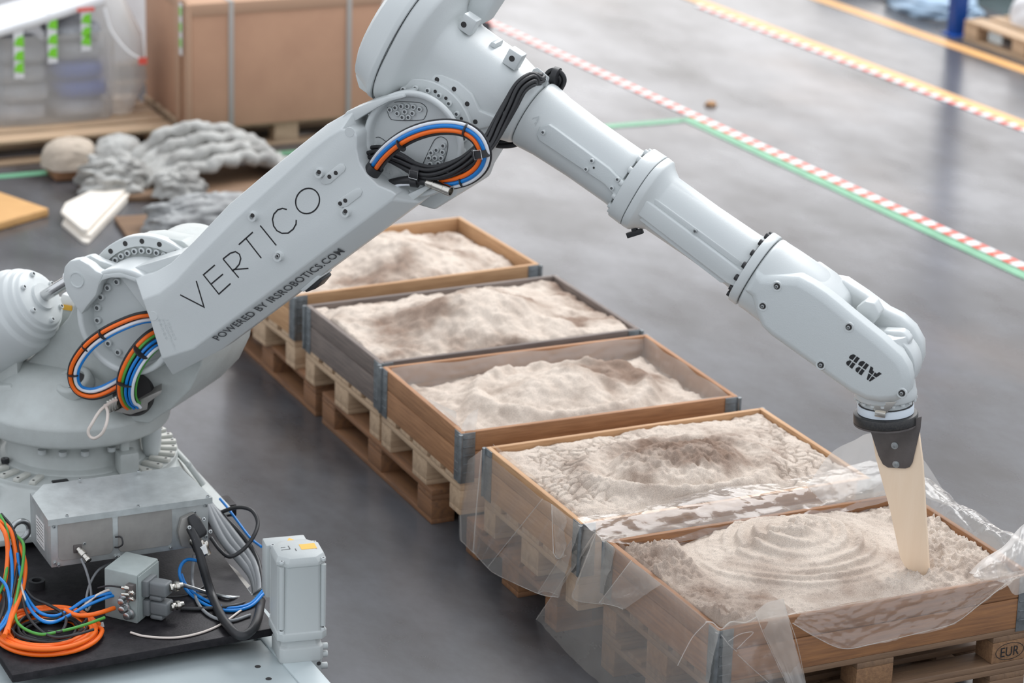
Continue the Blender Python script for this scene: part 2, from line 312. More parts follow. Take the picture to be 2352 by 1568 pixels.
def ribbon(strokes, width, off, plane, material, name, parent, thick=0.0006):
    """flat lettering strokes laid on a plane: plane(px,py)->world point, off = world normal"""
    b = MB()
    for st in strokes:
        P = [np.array(plane(*p)) for p in st]
        L_, R_ = [], []
        for i, p in enumerate(P):
            if i == 0: t = P[1]-P[0]
            elif i == len(P)-1: t = P[-1]-P[-2]
            else: t = (P[i]-P[i-1])/np.linalg.norm(P[i]-P[i-1])+(P[i+1]-P[i])/np.linalg.norm(P[i+1]-P[i])
            t = t/np.linalg.norm(t); w = np.cross(t, off); w /= np.linalg.norm(w)
            k = 1.0
            if 0 < i < len(P)-1:
                a = (P[i]-P[i-1])/np.linalg.norm(P[i]-P[i-1]); k = min(2.5, 1/max(.3, abs(a@t)))
            L_.append(p+w*width/2*k+off*thick); R_.append(p-w*width/2*k+off*thick)
        n = len(P); b.add(L_+R_, [(i, i+1, n+i+1, n+i) for i in range(n-1)])
    return b.build(name, material, parent, smooth=False)
def textmesh(txt, material, name, parent, o, xd, yd, size, extra=0.0, space=1.0, thick=.0008):
    cu = bpy.data.curves.new('t', 'FONT'); cu.body = txt; cu.size = 1; cu.offset = extra; cu.space_character = space; cu.resolution_u = 3
    t = bpy.data.objects.new('t', cu); COL.objects.link(t); dg = bpy.context.evaluated_depsgraph_get(); me = bpy.data.meshes.new_from_object(t.evaluated_get(dg)); bpy.data.objects.remove(t)
    me.name = name; me.materials.clear(); me.materials.append(M[material])
    V = np.array([v.co[:] for v in me.vertices]); wid = V[:, 0].max()-V[:, 0].min(); V[:, 0] -= V[:, 0].min()
    xd = np.array(xd, float); yd = np.array(yd, float); L = np.linalg.norm(xd); sx = L/wid; nx = np.cross(xd, yd); nx /= np.linalg.norm(nx)
    for v, c in zip(me.vertices, V): v.co = (o+xd/L*c[0]*sx+yd*c[1]*size+nx*thick)
    c0 = np.mean([v.co[:] for v in me.vertices], axis=0); me.transform(Matrix.Translation(-Vector(c0)))
    ob = bpy.data.objects.new(name, me); COL.objects.link(ob); put(ob, Matrix.Translation(Vector(c0)), parent); return ob
_TC = {}
def _T(seed):
    if seed not in _TC: _TC[seed] = np.random.RandomState(seed).rand(256, 256)
    return _TC[seed]
def vnoise(x, y, seed=0):
    """smooth value noise on arrays"""
    T = _T(seed); xi = np.floor(x).astype(int); yi = np.floor(y).astype(int); fx = x-xi; fy = y-yi
    fx = fx*fx*(3-2*fx); fy = fy*fy*(3-2*fy); a = T[xi % 256, yi % 256]; b_ = T[(xi+1) % 256, yi % 256]; c = T[xi % 256, (yi+1) % 256]; d = T[(xi+1) % 256, (yi+1) % 256]
    return (a*(1-fx)+b_*fx)*(1-fy)+(c*(1-fx)+d*fx)*fy-.5
def fbm(x, y, f, o=4, seed=0, g=.5): return sum(g**k*vnoise(x*f*2**k+17.3*k, y*f*2**k+5.1*k, seed+k) for k in range(o))
# ================================================================ setting
def quad(name, pts, material, kind=None):
    b = MB(); b.ext([np.array(p, float) for p in pts], [np.array(p, float)-np.array([0, 0, .002]) for p in pts]); return b.build(name, material, smooth=False)
fl = MB().add([(-18, -14, 0), (42, -14, 0), (42, 28.05, 0), (-18, 28.05, 0)], [(0, 1, 2, 3)]).build('floor', 'floor', smooth=False); fl['kind'] = 'structure'
wb = MB().box((12, 28.2, 11), (60, .3, 22)).build('wall_blocker', 'wall', smooth=False); wb['kind'] = 'structure'  # unseen wall, added and raised tall so floor reflections stay dark
def strip(name, a, b, w, material, z=0.003):
    a = np.array(a, float); b = np.array(b, float); d = b-a; L = np.linalg.norm(d); ang = math.atan2(d[1], d[0])-math.pi/2
    m = MB().box((0, L/2, z/2), (w, L, z)); me = protomesh(m, name, material)
    return inst(name, me, Matrix.Translation((a[0], a[1], 0.0005))@Matrix.Rotation(ang, 4, 'Z'), None)
def painted(name, a, b, w, material, label, z=.003):
    return tag(strip(name, a, b, w, material, z), label, 'floor marking')
painted('painted_line', (-2.5, 5.66), (3.855, 5.503), .075, 'greenline', 'green painted line running past the cardboard crate to the corner of the cell')
painted('painted_line', (3.90, 5.54), (4.235, -.2), .075, 'greenline', 'green painted line edging the red and white tape along the aisle')
painted('hazard_tape', (3.70, 10.2), (4.33, -.2), .072, 'stripe', 'red and white striped tape beside the green floor line', .004)
painted('painted_line', (5.34, 10.6), (6.12, 1.0), .095, 'orangeline', 'orange floor line with red and white tape along its edge')
painted('hazard_tape', (5.447, 8.3), (6.04, 1.0), .06, 'stripe', 'red and white striped tape beside the orange floor line', .004)
painted('painted_line', (6.17, 10.6), (6.92, 2.5), .105, 'orangeline', 'plain orange floor line in front of the blue rack post')
# ================================================================ pallets, collars, sand
def boardmesh(L, w, t, material, name):
    return protomesh(MB().box((0, 0, 0), (L, w, t)), name, material, bevel=.003)
PM = {}
def pallet(loc, yaw, wm, bm_, label, group=None, L_=1.2):
    p = empty('pallet', loc, yaw, label, 'pallet', group); T = WM[p]
    def m(kind, L, w, t, mt):
        k = (kind, L, w, t, mt)
        if k not in PM: PM[k] = boardmesh(L, w, t, mt, kind)
        return PM[k]
    rz = Matrix.Rotation(math.pi/2, 4, 'Z')
    for y, w in ((.0725, .145), (.245, .1), (.4, .145), (.555, .1), (.7275, .145)):
        inst('deck_board', m('deck_board', L_, w, .022, wm), T@Matrix.Translation((L_/2, y, .133)), p)
    for x in (.0725, L_/2, L_-.0725):
        inst('stringer_board', m('stringer_board', .8, .145, .022, wm), T@Matrix.Translation((x, .4, .111))@rz, p)
        for y, w in ((.05, .1), (.4, .145), (.75, .1)):
            inst('block', m('block', .145, w, .078, bm_), T@Matrix.Translation((x, y, .061)), p)
    for y, w in ((.05, .1), (.4, .145), (.75, .1)):
        inst('bottom_board', m('bottom_board', L_, w, .022, wm), T@Matrix.Translation((L_/2, y, .011)), p)
    return p
BOX = {1: (-.0144, 1.7678, .0538), 2: (.0065, .8400, .0246), 3: (0, 0, 0), 4: (.0412, -.9624, .0146), 5: (.0707, -1.9276, .0155)}
DESC = {1: ('the farthest sand box, in the open tan collar', 'wood'), 2: ('the weathered grey-brown collar', 'wood_g'), 3: ('the plain brown collar with the torn white liner', 'wood_b'), 4: ('the sand box with cracked sand', 'wood'), 5: ('the sand box being raked', 'wood_front')}
RIM = 0.483
BL_ = {1: 1.2, 2: 1.2, 3: 1.2, 4: 1.2, 5: 1.24}
def collar(k):
    x, y, t = BOX[k]; wm = DESC[k][1]
    lab = {1: 'light tan wooden pallet collar around the sand box farthest from the blade', 2: 'weathered grey-brown wooden pallet collar filled level with sand',
           3: 'reddish-brown wooden pallet collar with thin white liner along its inside', 4: 'wooden pallet collar around the cracked sand with film down its side', 5: 'wooden pallet collar around the raked sand with rings'}[k]
    c = empty('pallet_collar', (x, y, .288), t, lab, 'pallet collar', 'pallet collars holding sand'); T = WM[c]
    th = .02; LK = BL_[k]
    def pl(L, h): return boardmesh(L, th, h, wm, 'collar_plank')
    ml1, ml2, ms1, ms2 = pl(LK-2*th, .112), pl(LK-2*th, .080), pl(.8, .112), pl(.8, .080)
    rz = Matrix.Rotation(math.pi/2, 4, 'Z')
    for yy in (th/2, .8-th/2):
        inst('collar_plank', ml1, T@Matrix.Translation((LK/2, yy, .056)), c); inst('collar_plank', ml2, T@Matrix.Translation((LK/2, yy, .1545)), c)
    for xx in (th/2, LK-th/2):
        inst('collar_plank', ms1, T@Matrix.Translation((xx, .4, .056))@rz, c); inst('collar_plank', ms2, T@Matrix.Translation((xx, .4, .1545))@rz, c)
    hb = MB()
    hb.box((.028, -.0015, .09), (.06, .003, .205)); hb.box((-.0015, .028, .09), (.003, .06, .205)); hb.cyl((-.004, -.004, 0), (0, 0, 1), .009, -.005, .19, 12)
    for i in range(5): hb.box((.03, -.004, .03+i*.035), (.045, .003, .006)); hb.box((-.004, .03, .03+i*.035), (.003, .045, .006))
    hm = protomesh(hb, 'corner_hinge', 'galv2', bevel=.001)
    for (px, py, a) in ((0, 0, 0), (LK, 0, math.pi/2), (LK, .8, math.pi), (0, .8, -math.pi/2)):
        inst('corner_hinge', hm, T@Matrix.Translation((px, py, 0))@Matrix.Rotation(a, 4, 'Z'), c)
    return c
def sand(k, fun, damp, label):
    x, y, t = BOX[k]; dx = .0045 if k >= 4 else .007
    LK = BL_[k]; X = np.linspace(.021, LK-.0205, int((LK-.042)/dx)); Y = np.arange(.021, .7795, dx); nx, ny = len(X), len(Y)
    gx, gy = np.meshgrid(X, Y, indexing='ij'); e = np.minimum(np.minimum(gx, LK-gx), np.minimum(gy, .8-gy))-.02
    z = fun(gx, gy, e); dm = damp(gx, gy)
    z = np.where(e < .004, np.minimum(z, -.02), z)
    V = [(a, b, c) for a, b, c in zip(gx.ravel(), gy.ravel(), z.ravel())]
    F = [(i*ny+j, (i+1)*ny+j, (i+1)*ny+j+1, i*ny+j+1) for i in range(nx-1) for j in range(ny-1)]
    ring = [i*ny for i in range(nx)]+[(nx-1)*ny+j for j in range(1, ny)]+[i*ny+ny-1 for i in range(nx-2, -1, -1)]+[j for j in range(ny-2, 0, -1)]
    base = len(V); V += [(V[i][0], V[i][1], -.178) for i in ring]; n = len(ring)
    F += [(ring[i], base+i, base+(i+1) % n, ring[(i+1) % n]) for i in range(n)]; F.append(tuple(base+i for i in range(n-1, -1, -1)))
    me = bpy.data.meshes.new('sand_heap'); me.from_pydata(V, [], F); me.shade_smooth(); me.materials.append(M['sand'])
    at = me.attributes.new('damp', 'FLOAT', 'POINT'); dd = np.zeros(len(V)); dd[:nx*ny] = dm.ravel(); at.data.foreach_set('value', dd)
    o = bpy.data.objects.new('sand_heap', me); COL.objects.link(o); put(o, Matrix.Translation((x, y, RIM))@Matrix.Rotation(t, 4, 'Z'))
    return tag(o, label, 'sand', 'sand heaps in pallet collars')
def loc(k, px, py, z):
    x, y, t = BOX[k]; p = PZ(px, py, RIM+z); a, b = p[0]-x, p[1]-y
    return a*math.cos(t)+b*math.sin(t), -a*math.sin(t)+b*math.cos(t)
def gs(X, Y, c, s, sy=None): return np.exp(-((X-c[0])**2/(2*s*s)+(Y-c[1])**2/(2*(sy or s)**2)))
def lumps(X, Y, f, seed, a): n = fbm(X, Y, f, 4, seed); return a*np.maximum(n, -.1)
def f1(X, Y, e):
    z = -.055+.05*gs(X, Y, loc(1, 880, 540, .05), .2, .2)+.085*gs(X, Y, loc(1, 930, 560, .05), .13, .2)+.03*gs(X, Y, loc(1, 1080, 570, 0), .12)
    return z+.035*fbm(X, Y, 7, 5, 3)+.020*fbm(X, Y, 24, 3, 9)-.02*np.exp(-e/.05)
def f2(X, Y, e):
    z = -.012+.15*gs(X, Y, loc(2, 1110, 690, .1), .19, .15)+.03*gs(X, Y, loc(2, 900, 730, 0), .2, .15)
    return z+.032*fbm(X, Y, 8, 5, 13)+.016*fbm(X, Y, 26, 3, 19)-.012*np.exp(-e/.03)
def f3(X, Y, e):
    c = loc(3, 1290, 850, .05); r = np.hypot((X-c[0])/1.25, Y-c[1])
    z = -.075+.10*gs(X, Y, c, .26, .19)+.035*np.exp(-((r-.29)/.035)**2)+.03*gs(X, Y, loc(3, 1330, 830, .08), .08)
    return z+.026*fbm(X, Y, 9, 5, 23)+.014*fbm(X, Y, 28, 3, 29)-.03*np.exp(-e/.05)
def cracks(X, Y, seed, f):
    rs = np.random.RandomState(seed); P = rs.rand(520, 2)*[1.2, .8]; d1 = np.full(X.shape, 9.); d2 = np.full(X.shape, 9.)
    for p in P:
        d = np.hypot(X-p[0]+.012*fbm(X, Y, 20, 2, 5), Y-p[1]+.012*fbm(X, Y, 20, 2, 7)); m = d < d1; d2 = np.where(m, d1, np.minimum(d2, d)); d1 = np.where(m, d, d1)
    return np.exp(-((d2-d1)/.0045)**2)
def f4(X, Y, e):
    c = loc(4, 1560, 1030, .09); r = np.hypot((X-c[0])/1.35, Y-c[1]); th = np.arctan2(Y-c[1], X-c[0])
    z = -.006+.105*gs(X, Y, c, .24, .15)+.045*np.exp(-((r-.275)/.03)**2)*(.4+.6*np.clip(np.cos(th+1.9), 0, 1))-.02*np.exp(-((r-.215)/.035)**2)
    edge = np.clip((r-.25)/.06, 0, 1)*np.clip(fbm(X, Y, 5, 3, 77)*4+.45, 0, 1)
    z = z+.018*fbm(X, Y, 8, 4, 33)-.017*edge*cracks(X, Y, 5, 1)
    rough = np.exp(-(r/.2)**2)
    return z+rough*.028*fbm(X, Y, 40, 3, 39)+.010*fbm(X, Y, 40, 3, 41)-.015*np.exp(-e/.02)
C5 = None
def f5(X, Y, e):
    c = loc(5, 1835, 1195, .07); dx_, dy_ = X-c[0], Y-c[1]; r = np.hypot(dx_/1.12, dy_/1.0); th = np.arctan2(dy_, dx_); rr = r+.012*fbm(X, Y, 6, 3, 51)+.0035*th
    z = .075*np.exp(-(r/.20)**2)-.030
    pits = [(.055, .012), (.105, .016), (.155, .017), (.205, .015), (.25, .012), (.295, .010), (.335, .008)]
    for i, (q, a) in enumerate(pits):
        s_ = rr-q; z = z+1.4*a*np.where(s_ > 0, np.exp(-(s_/.007)**2), np.exp(-(s_/.024)**2))*(.7+.5*np.sin(th*2+i))
    out = np.clip((r-.36)/.05, 0, 1); n = fbm(X, Y, 22, 4, 57)
    bank = out*np.clip(fbm(X, Y, 3.5, 2, 61)*2+.55, 0, 1)
    z = z+bank*(.03+.028*n+.012*fbm(X, Y, 90, 1, 91))-out*.012+.012*fbm(X, Y, 5, 2, 63)
    core = np.exp(-(r/.05)**2); z = z+core*(.012+.03*fbm(X, Y, 40, 3, 65))
    tip = loc(5, 2115, 1290, 0); z = z-.02*gs(X, Y, tip, .035)
    crumb = np.clip(fbm(X, Y, 60, 2, 67)*3-.45, 0, 1); z = z+.014*crumb*np.clip(.3+core+bank, 0, 1)
    wall = np.clip(1-e/.10, 0, 1); corner = np.clip(1-Y/.4, 0, 1)
    lft = np.clip(1-X/.34, 0, 1)**.7; ff = np.clip(1-Y/.22, 0, 1)*np.clip(1-X/.75, 0, 1)
    z = z+(.035*lft+.02*ff)*out+(lft+ff*.7+.5*np.clip((X-.95)/.15, 0, 1))*out*(.015*fbm(X, Y, 22, 3, 85)+.016*fbm(X, Y, 55, 2, 87)+.010*fbm(X, Y, 100, 1, 89))
    return z+.003*fbm(X, Y, 80, 2, 69)-.05*wall*(Y > .5)*np.clip(1.1-X/.5, 0, 1)
def dampf(k):
    if k == 4:
        c = loc(4, 1560, 1010, .08); return lambda X, Y: .75*np.clip(gs(X, Y, c, .20, .14)*1.5-.1+.9*fbm(X, Y, 9, 4, 71), 0, 1)
    if k == 5: return lambda X, Y: .35*np.clip(fbm(X, Y, 6, 3, 73)*2-.1, 0, 1)+.4*np.clip((np.hypot(X-loc(5, 1835, 1195, .07)[0], Y-loc(5, 1835, 1195, .07)[1])-.38)/.1, 0, 1)*(X < .35)
    if k == 3: c3 = loc(3, 1420, 830, .03); return lambda X, Y: .7*np.clip(gs(X, Y, c3, .16, .1)*1.4+.8*fbm(X, Y, 9, 4, 81), 0, 1)
    return lambda X, Y: .65*np.clip(fbm(X, Y, 5, 4, 83+k)*2+.15, 0, 1)
for k in (1, 2, 3, 4, 5):
    x, y, t = BOX[k]
    up_lab = {1: 'pale pine pallet directly under the farthest sand box', 2: 'pale pine pallet directly under the weathered grey-brown collar', 3: 'pale pine pallet directly under the reddish-brown collar',
              4: 'pallet directly under the cracked sand box', 5: 'brown pallet with chipboard blocks directly under the raked sand box'}[k]
    pallet((x, y, .144), t, 'pal_d' if k == 5 else 'pal', 'chip' if k == 5 else 'pal', up_lab, 'pallets carrying the sand boxes', BL_[k])
    collar(k)
pallet((.80, 1.55, 0), math.pi/2, 'pal_l', 'pal_l', 'dark old pallet on the floor under the farthest sand box', 'lower pallets on the floor')
pallet((.80, .27, 0), math.pi/2, 'pal_l', 'pal_l', 'rust-brown pallet on the floor turned lengthwise under the reddish-brown collar', 'lower pallets on the floor')
pallet((.03, -.82, 0), .01, 'pal_l', 'pal_l', 'dark pallet on the floor under the cracked sand box', 'lower pallets on the floor')
pallet((.0707, -1.9276, 0), .0155, 'pal_d', 'pal_d', 'old brown pallet on the floor under the raked sand box', 'lower pallets on the floor', 1.24)
sand(1, f1, dampf(1), 'brown sand heap sunk below the rim of the farthest tan collar')
sand(2, f2, dampf(2), 'sand heap brimming level with the weathered grey-brown collar')
sand(3, f3, dampf(3), 'sand heap with a low ring ridge inside the reddish-brown collar')
sand(4, f4, dampf(4), 'cracked sand heap with a damp dark mound in the middle')
sand(5, f5, dampf(5), 'sand heap raked into concentric rings around a small peak')
# ------------------------------------------------------------ plastic liners
def sheet(name, top, bot, parent, material='film', nu=90, nv=26, amp=.012, nrm=(1, 0, 0), seed=0, mid=None, fold=9.0, crump=.45):
    """film between two edge curves, gathered in folds"""
    def rs(P, n):
        P = spline(P, 10); d = np.r_[0, np.cumsum([np.linalg.norm(P[i+1]-P[i]) for i in range(len(P)-1)])]; s = np.linspace(0, d[-1], n); P = np.array(P)
        return np.array([[np.interp(q, d, P[:, j]) for j in range(3)] for q in s])
    A = rs(top, nu); B = rs(bot, nu); C = rs(mid, nu) if mid is not None else None; nrm = np.array(nrm, float); nrm /= np.linalg.norm(nrm); V = []
    for j in range(nv):
        t = j/(nv-1)
        R_ = A*(1-t)+B*t if C is None else A*(1-t)*(1-2*t)+C*4*t*(1-t)+B*t*(2*t-1)
        u = np.linspace(0, 1, nu); L = np.linalg.norm(A[-1]-A[0])
        g = fbm(u*L*fold+.8*t*np.sin(u*5+seed), np.full(nu, t*1.2+seed), 1.0, 3, seed)
        g2 = np.abs(fbm(u*L*fold*.55+t*1.5, np.full(nu, t*2.0), 1.0, 2, seed+5))*2-.3
        g3 = fbm(u*L*26, np.full(nu, t*9), 1.0, 2, seed+9)
        d = amp*(1.5*g+g2+crump*g3)*(.25+.75*min(1, t*3))
        V += [tuple(p) for p in R_+d[:, None]*nrm]
    F = [(j*nu+i, j*nu+i+1, (j+1)*nu+i+1, (j+1)*nu+i) for j in range(nv-1) for i in range(nu-1)]
    return MB().add(V, F).build(name, material, parent, ang=50)
def rimpt(k, a, b, d=0, z=0):
    """point on the collar rim: local a (0..1.2), b (0...8)"""
    a = a*BL_[k]/1.2; x, y, t = BOX[k]; return np.array([x+a*math.cos(t)-b*math.sin(t), y+a*math.sin(t)+b*math.cos(t), RIM+z])
q4 = K(1040, 880, 2.219); q5 = K(1700, 880, 2.279)
L5 = empty('plastic_liner', (.67, -1.55, .3), 0, 'clear plastic film liner draped over the raked sand box', 'plastic film', 'plastic liners')
L4 = empty('plastic_liner', (.64, -.55, .3), 0, 'clear plastic film liner draped over the cracked sand box', 'plastic film', 'plastic liners')
L3 = empty('plastic_liner', (.60, .40, .3), 0, 'thin white plastic liner tucked inside the reddish-brown collar', 'plastic film', 'plastic liners')
# long flaps hanging down the left sides
kf = K(1050, 1000, 2.76)
def edge_highlight(pts, parent, r=.0016):  # added milky tubes stand in for the film's bright lit edges
    return MB().tube(spline(pts, 6), r, 6).build('film_edge_highlight', 'film_m', parent, ang=60)
def flap(top, bot, parent, xt, xb, amp=.004, seed=0, fold=5, nu=60):
    A = [PX(px, py, xt) for px, py in kf(top)]; B = [PX(px, py, xb) for px, py in kf(bot)]
    sheet('side_flap', A, B, parent, 'film_s', amp=amp, nrm=(-1, 0, .2), seed=seed, fold=fold, nu=nu); edge_highlight([A[0], B[0]], parent); edge_highlight(B, parent, .0012)
flap([(15, 212), (60, 165), (155, 92)], [(25, 665), (60, 700), (105, 745)], L4, .028, .0, seed=3)
flap([(155, 92), (350, 248), (540, 402)], [(100, 735), (140, 780), (192, 836)], L4, .026, -.012, .006, 4, 6)
flap([(540, 402), (600, 432), (690, 500), (785, 568)], [(192, 836), (250, 880), (510, 1000), (640, 1025)], L4, .024, -.02, .008, 5, 7)
flap([(600, 435), (640, 470), (690, 520)], [(610, 745), (640, 780), (690, 760)], L4, .018, -.004, .012, 6, 14, 30)
flap([(870, 620), (930, 655), (1104, 792), (1380, 1005), (1664, 1232)], [(345, 1395), (540, 1490), (700, 1568), (1100, 1760), (1500, 1950)], L5, .055, -.01, .010, 8, 6, 110)
flap([(785, 568), (830, 590), (880, 618)], [(510, 1000), (560, 985), (640, 1010)], L5, .05, .01, .008, 9, 7, 40)
flap([(880, 618), (930, 652), (1000, 722)], [(770, 910), (740, 1035), (920, 1070)], L5, .048, .02, .010, 12, 10, 40)
flap([(1104, 792), (1200, 866), (1300, 943)], [(900, 1060), (1000, 1080), (1050, 1100)], L5, .046, .015, .008, 14, 10, 40)
sheet('side_flap', [rimpt(4, .03, b, z=.008) for b in (.80, .5, .2, .0)], [rimpt(4, .06, b, z=-.09) for b in (.8, .5, .2, .0)], L4, amp=.006, nrm=(-1, 0, 0), seed=4)
sheet('side_flap', [rimpt(5, .03, b, z=.006) for b in (.80, .5, .2, .0)], [rimpt(5, .07, b, z=-.10) for b in (.8, .5, .2, .0)], L5, amp=.008, nrm=(-1, 0, 0), seed=9)
# film bridging the gap between boxes 4 and 5
sheet('bridge_fold', [rimpt(4, a, .015, z=.016+dz) for a, dz in ((-.01, .0), (.2, .004), (.4, .02), (.6, .03), (.8, .02), (1.0, .03), (1.2, .05))],
      [rimpt(5, a, .76, z=z_) for a, z_ in ((-.01, .01), (.2, -.035), (.4, -.03), (.6, -.02), (.8, -.02), (1.0, -.015), (1.19, .0))], L5, amp=.010, nrm=(0, -.3, 1), seed=21, nu=160, nv=30,
      mid=[rimpt(5, a, .86, z=z_) for a, z_ in ((-.01, .0), (.2, .02), (.4, .035), (.6, .035), (.8, .03), (1.0, .035), (1.2, .05))], fold=8)
sheet('bridge_fold', [rimpt(5, a, .81, z=.014) for a in (0, .3, .6, .9, 1.19)], [rimpt(5, a, .765, z=-.09) for a in (0, .3, .6, .9, 1.19)], L5, amp=.009, nrm=(0, -1, .2), seed=23)
# hump standing behind the blade
sheet('standing_fold', [PY(px, py, -1.02) for px, py in q5([(350, 540), (470, 370), (600, 295), (690, 262), (860, 300), (960, 400), (1045, 530), (1108, 650)])],
      [rimpt(5, a, .80, z=.0) for a in (.86, .95, 1.02, 1.08, 1.13, 1.17, 1.2, 1.21)], L5, 'film_m', amp=.010, nrm=(-.3, -1, 0), seed=31, nv=34, fold=12)
# right side of box 5 and the bunch at its corner
sheet('side_flap', [rimpt(5, 1.18, b, z=-.03) for b in (.8, .5, .25, .1)], [rimpt(5, 1.30, b, z=z_) for b, z_ in ((.8, .02), (.5, .02), (.25, .02), (.05, .03))], L5, 'film', amp=.016, nrm=(0, 0, 1), seed=33,
      mid=[rimpt(5, 1.215, b, z=z_) for b, z_ in ((.8, .05), (.5, .05), (.25, .06), (.08, .07))])
sheet('bunched_corner', [PY(px, py, -1.80) for px, py in q5([(1200, 990), (1270, 920), (1380, 850), (1480, 740), (1600, 700)])],
      [PY(px, py, -1.96) for px, py in q5([(1225, 1020), (1300, 1030), (1385, 1045), (1440, 1108), (1600, 1040)])], L5, 'film_m', amp=.022, nrm=(-.3, -1, .5), seed=37, nu=80, nv=40, fold=30,
      mid=[PY(px, py, -1.93) for px, py in q5([(1215, 1000), (1290, 955), (1385, 930), (1470, 900), (1600, 880)])])
# front flaps
sheet('front_flap', [rimpt(5, a, -.004, z=.012) for a in (.30, .45, .6, .8, 1.0, 1.17)],
      [PY(px, py, -1.955) for px, py in q5([(275, 1255), (400, 1330), (540, 1388), (700, 1362), (1000, 1290), (1130, 1250), (1250, 1160), (1390, 1050)])], L5, amp=.011, nrm=(0, -1, .1), seed=41, nu=150, nv=34, fold=12, crump=1.1)
sheet('front_flap', [rimpt(5, a, .03, z=z_) for a, z_ in ((.02, -.02), (.3, .0), (.6, -.02), (.9, -.02), (1.17, -.0))], [rimpt(5, a, -.006, z=.014) for a in (.02, .3, .6, .9, 1.17)], L5, amp=.008, nrm=(0, -.5, 1), seed=43, nu=130)
sheet('front_flap', [PY(px, py, -1.935) for px, py in q5([(-95, 1265), (-20, 1235), (70, 1200), (160, 1150), (228, 1128)])],
      [PY(px, py, -1.965) for px, py in q5([(-90, 1700), (60, 1700), (150, 1690), (250, 1660), (345, 1650)])], L5, 'film', amp=.014, nrm=(0, -1, .1), seed=47, fold=22)
kc = K(1560, 1340, 3.93)
sheet('front_flap', [PY(px, py, -1.915) for px, py in kc([(690, 262), (790, 175), (936, 135)])], [PY(px, py, -1.975) for px, py in kc([(1000, 960), (1070, 945), (1150, 930)])], L5, 'film_m', amp=.007, nrm=(0, -1, .1), seed=49, nu=50, crump=1.0)
def crease_highlight(P, y=-1.972, r=.0009): edge_highlight([PY(px, py, y) for px, py in kc(P)], L5, r)  # added tubes drawn as the bright highlights along film folds
crease_highlight([(690, 265), (760, 450), (870, 690), (985, 940)]); crease_highlight([(936, 135), (980, 290), (1060, 520), (1140, 890)]); crease_highlight([(245, 350), (130, 470), (60, 590), (-15, 740)], -1.95)
crease_highlight([(380, 460), (450, 550), (520, 612)]); crease_highlight([(445, 520), (550, 455), (668, 438), (600, 510), (520, 590)]); crease_highlight([(530, 640), (640, 745), (760, 850), (880, 960)]); crease_highlight([(240, 345), (300, 350), (380, 410), (465, 345), (600, 350), (700, 300)], -1.935, .002)
edge_highlight([PY(px, py, -1.962) for px, py in q5([(275, 1255), (400, 1330), (540, 1388), (700, 1362), (1000, 1290), (1130, 1250), (1250, 1160), (1390, 1050)])], L5, .0014)
# thin liner of box 3
for (a0, b0, a1, b1, n_, s_) in ((.022, .03, .022, .78, (1, 0, 0), 51), (.03, .776, 1.17, .776, (0, -1, 0), 53), (1.176, .78, 1.176, .03, (-1, 0, 0), 55), (1.17, .024, .03, .024, (0, 1, 0), 57)):
    sheet('inner_skirt', [rimpt(3, a0+(a1-a0)*q, b0+(b1-b0)*q, z=-.004+.006*math.sin(q*17)) for q in np.linspace(0, 1, 9)], [rimpt(3, a0+(a1-a0)*q+n_[0]*.03, b0+(b1-b0)*q+n_[1]*.03, z=-.10) for q in np.linspace(0, 1, 9)], L3, 'film_m', amp=.006, nrm=n_, seed=s_, fold=18, nv=12)
sheet('corner_tag', [PY(px, py, .03) for px, py in ((1062, 975), (1078, 950), (1099, 938))], [PY(px, py, .012) for px, py in ((1058, 995), (1075, 998), (1092, 988))], L3, 'film_m', amp=.004, nrm=(0, -1, 0), seed=59, nu=16, nv=10)
sheet('corner_tag', [PX(px, py, .02) for px, py in ((985, 915), (1015, 930), (1048, 945))], [PX(px, py, .02) for px, py in ((990, 925), (1020, 950), (1050, 978))], L3, 'film_m', amp=.003, nrm=(-1, 0, 0), seed=61, nu=16, nv=10)
# eu mark on the front block
bx = BOX[5]; cx_ = rimpt(5, (1.24-.0725)/1.24*1.2, -.0005); cx_[2] = .144+.061
oval = [(.058*math.cos(k), .031*math.sin(k)) for k in np.linspace(0, 2*math.pi, 25)]
pl5 = [o for o in bpy.data.objects if o.name.startswith('pallet') and o.get('label', '').startswith('brown pallet with chip')][0]
pf = lambda a, b: cx_+np.array([a*math.cos(bx[2]), a*math.sin(bx[2]), b])
ribbon([oval], .0022, np.array([0, -1., 0]), pf, 'ink', 'eur_oval', pl5)
textmesh('EUR', 'ink', 'eur_letters', pl5, pf(-.038, -.018)+np.array([0, -.0006, 0]), pf(.038, 0)-pf(-.038, 0), np.array([0, 0, 1.]), .052)
# ================================================================ robot arm
ROB = empty('robot_arm', RO, RYAW, 'large light grey six-axis industrial robot arm on a carriage plate', 'robot arm')
TC = np.array([-.045, -.034])     # slewing axis (h, l)
AX = RB(TC[0], TC[1], 0); WX, WY = np.eye(3)[0], np.eye(3)[1]
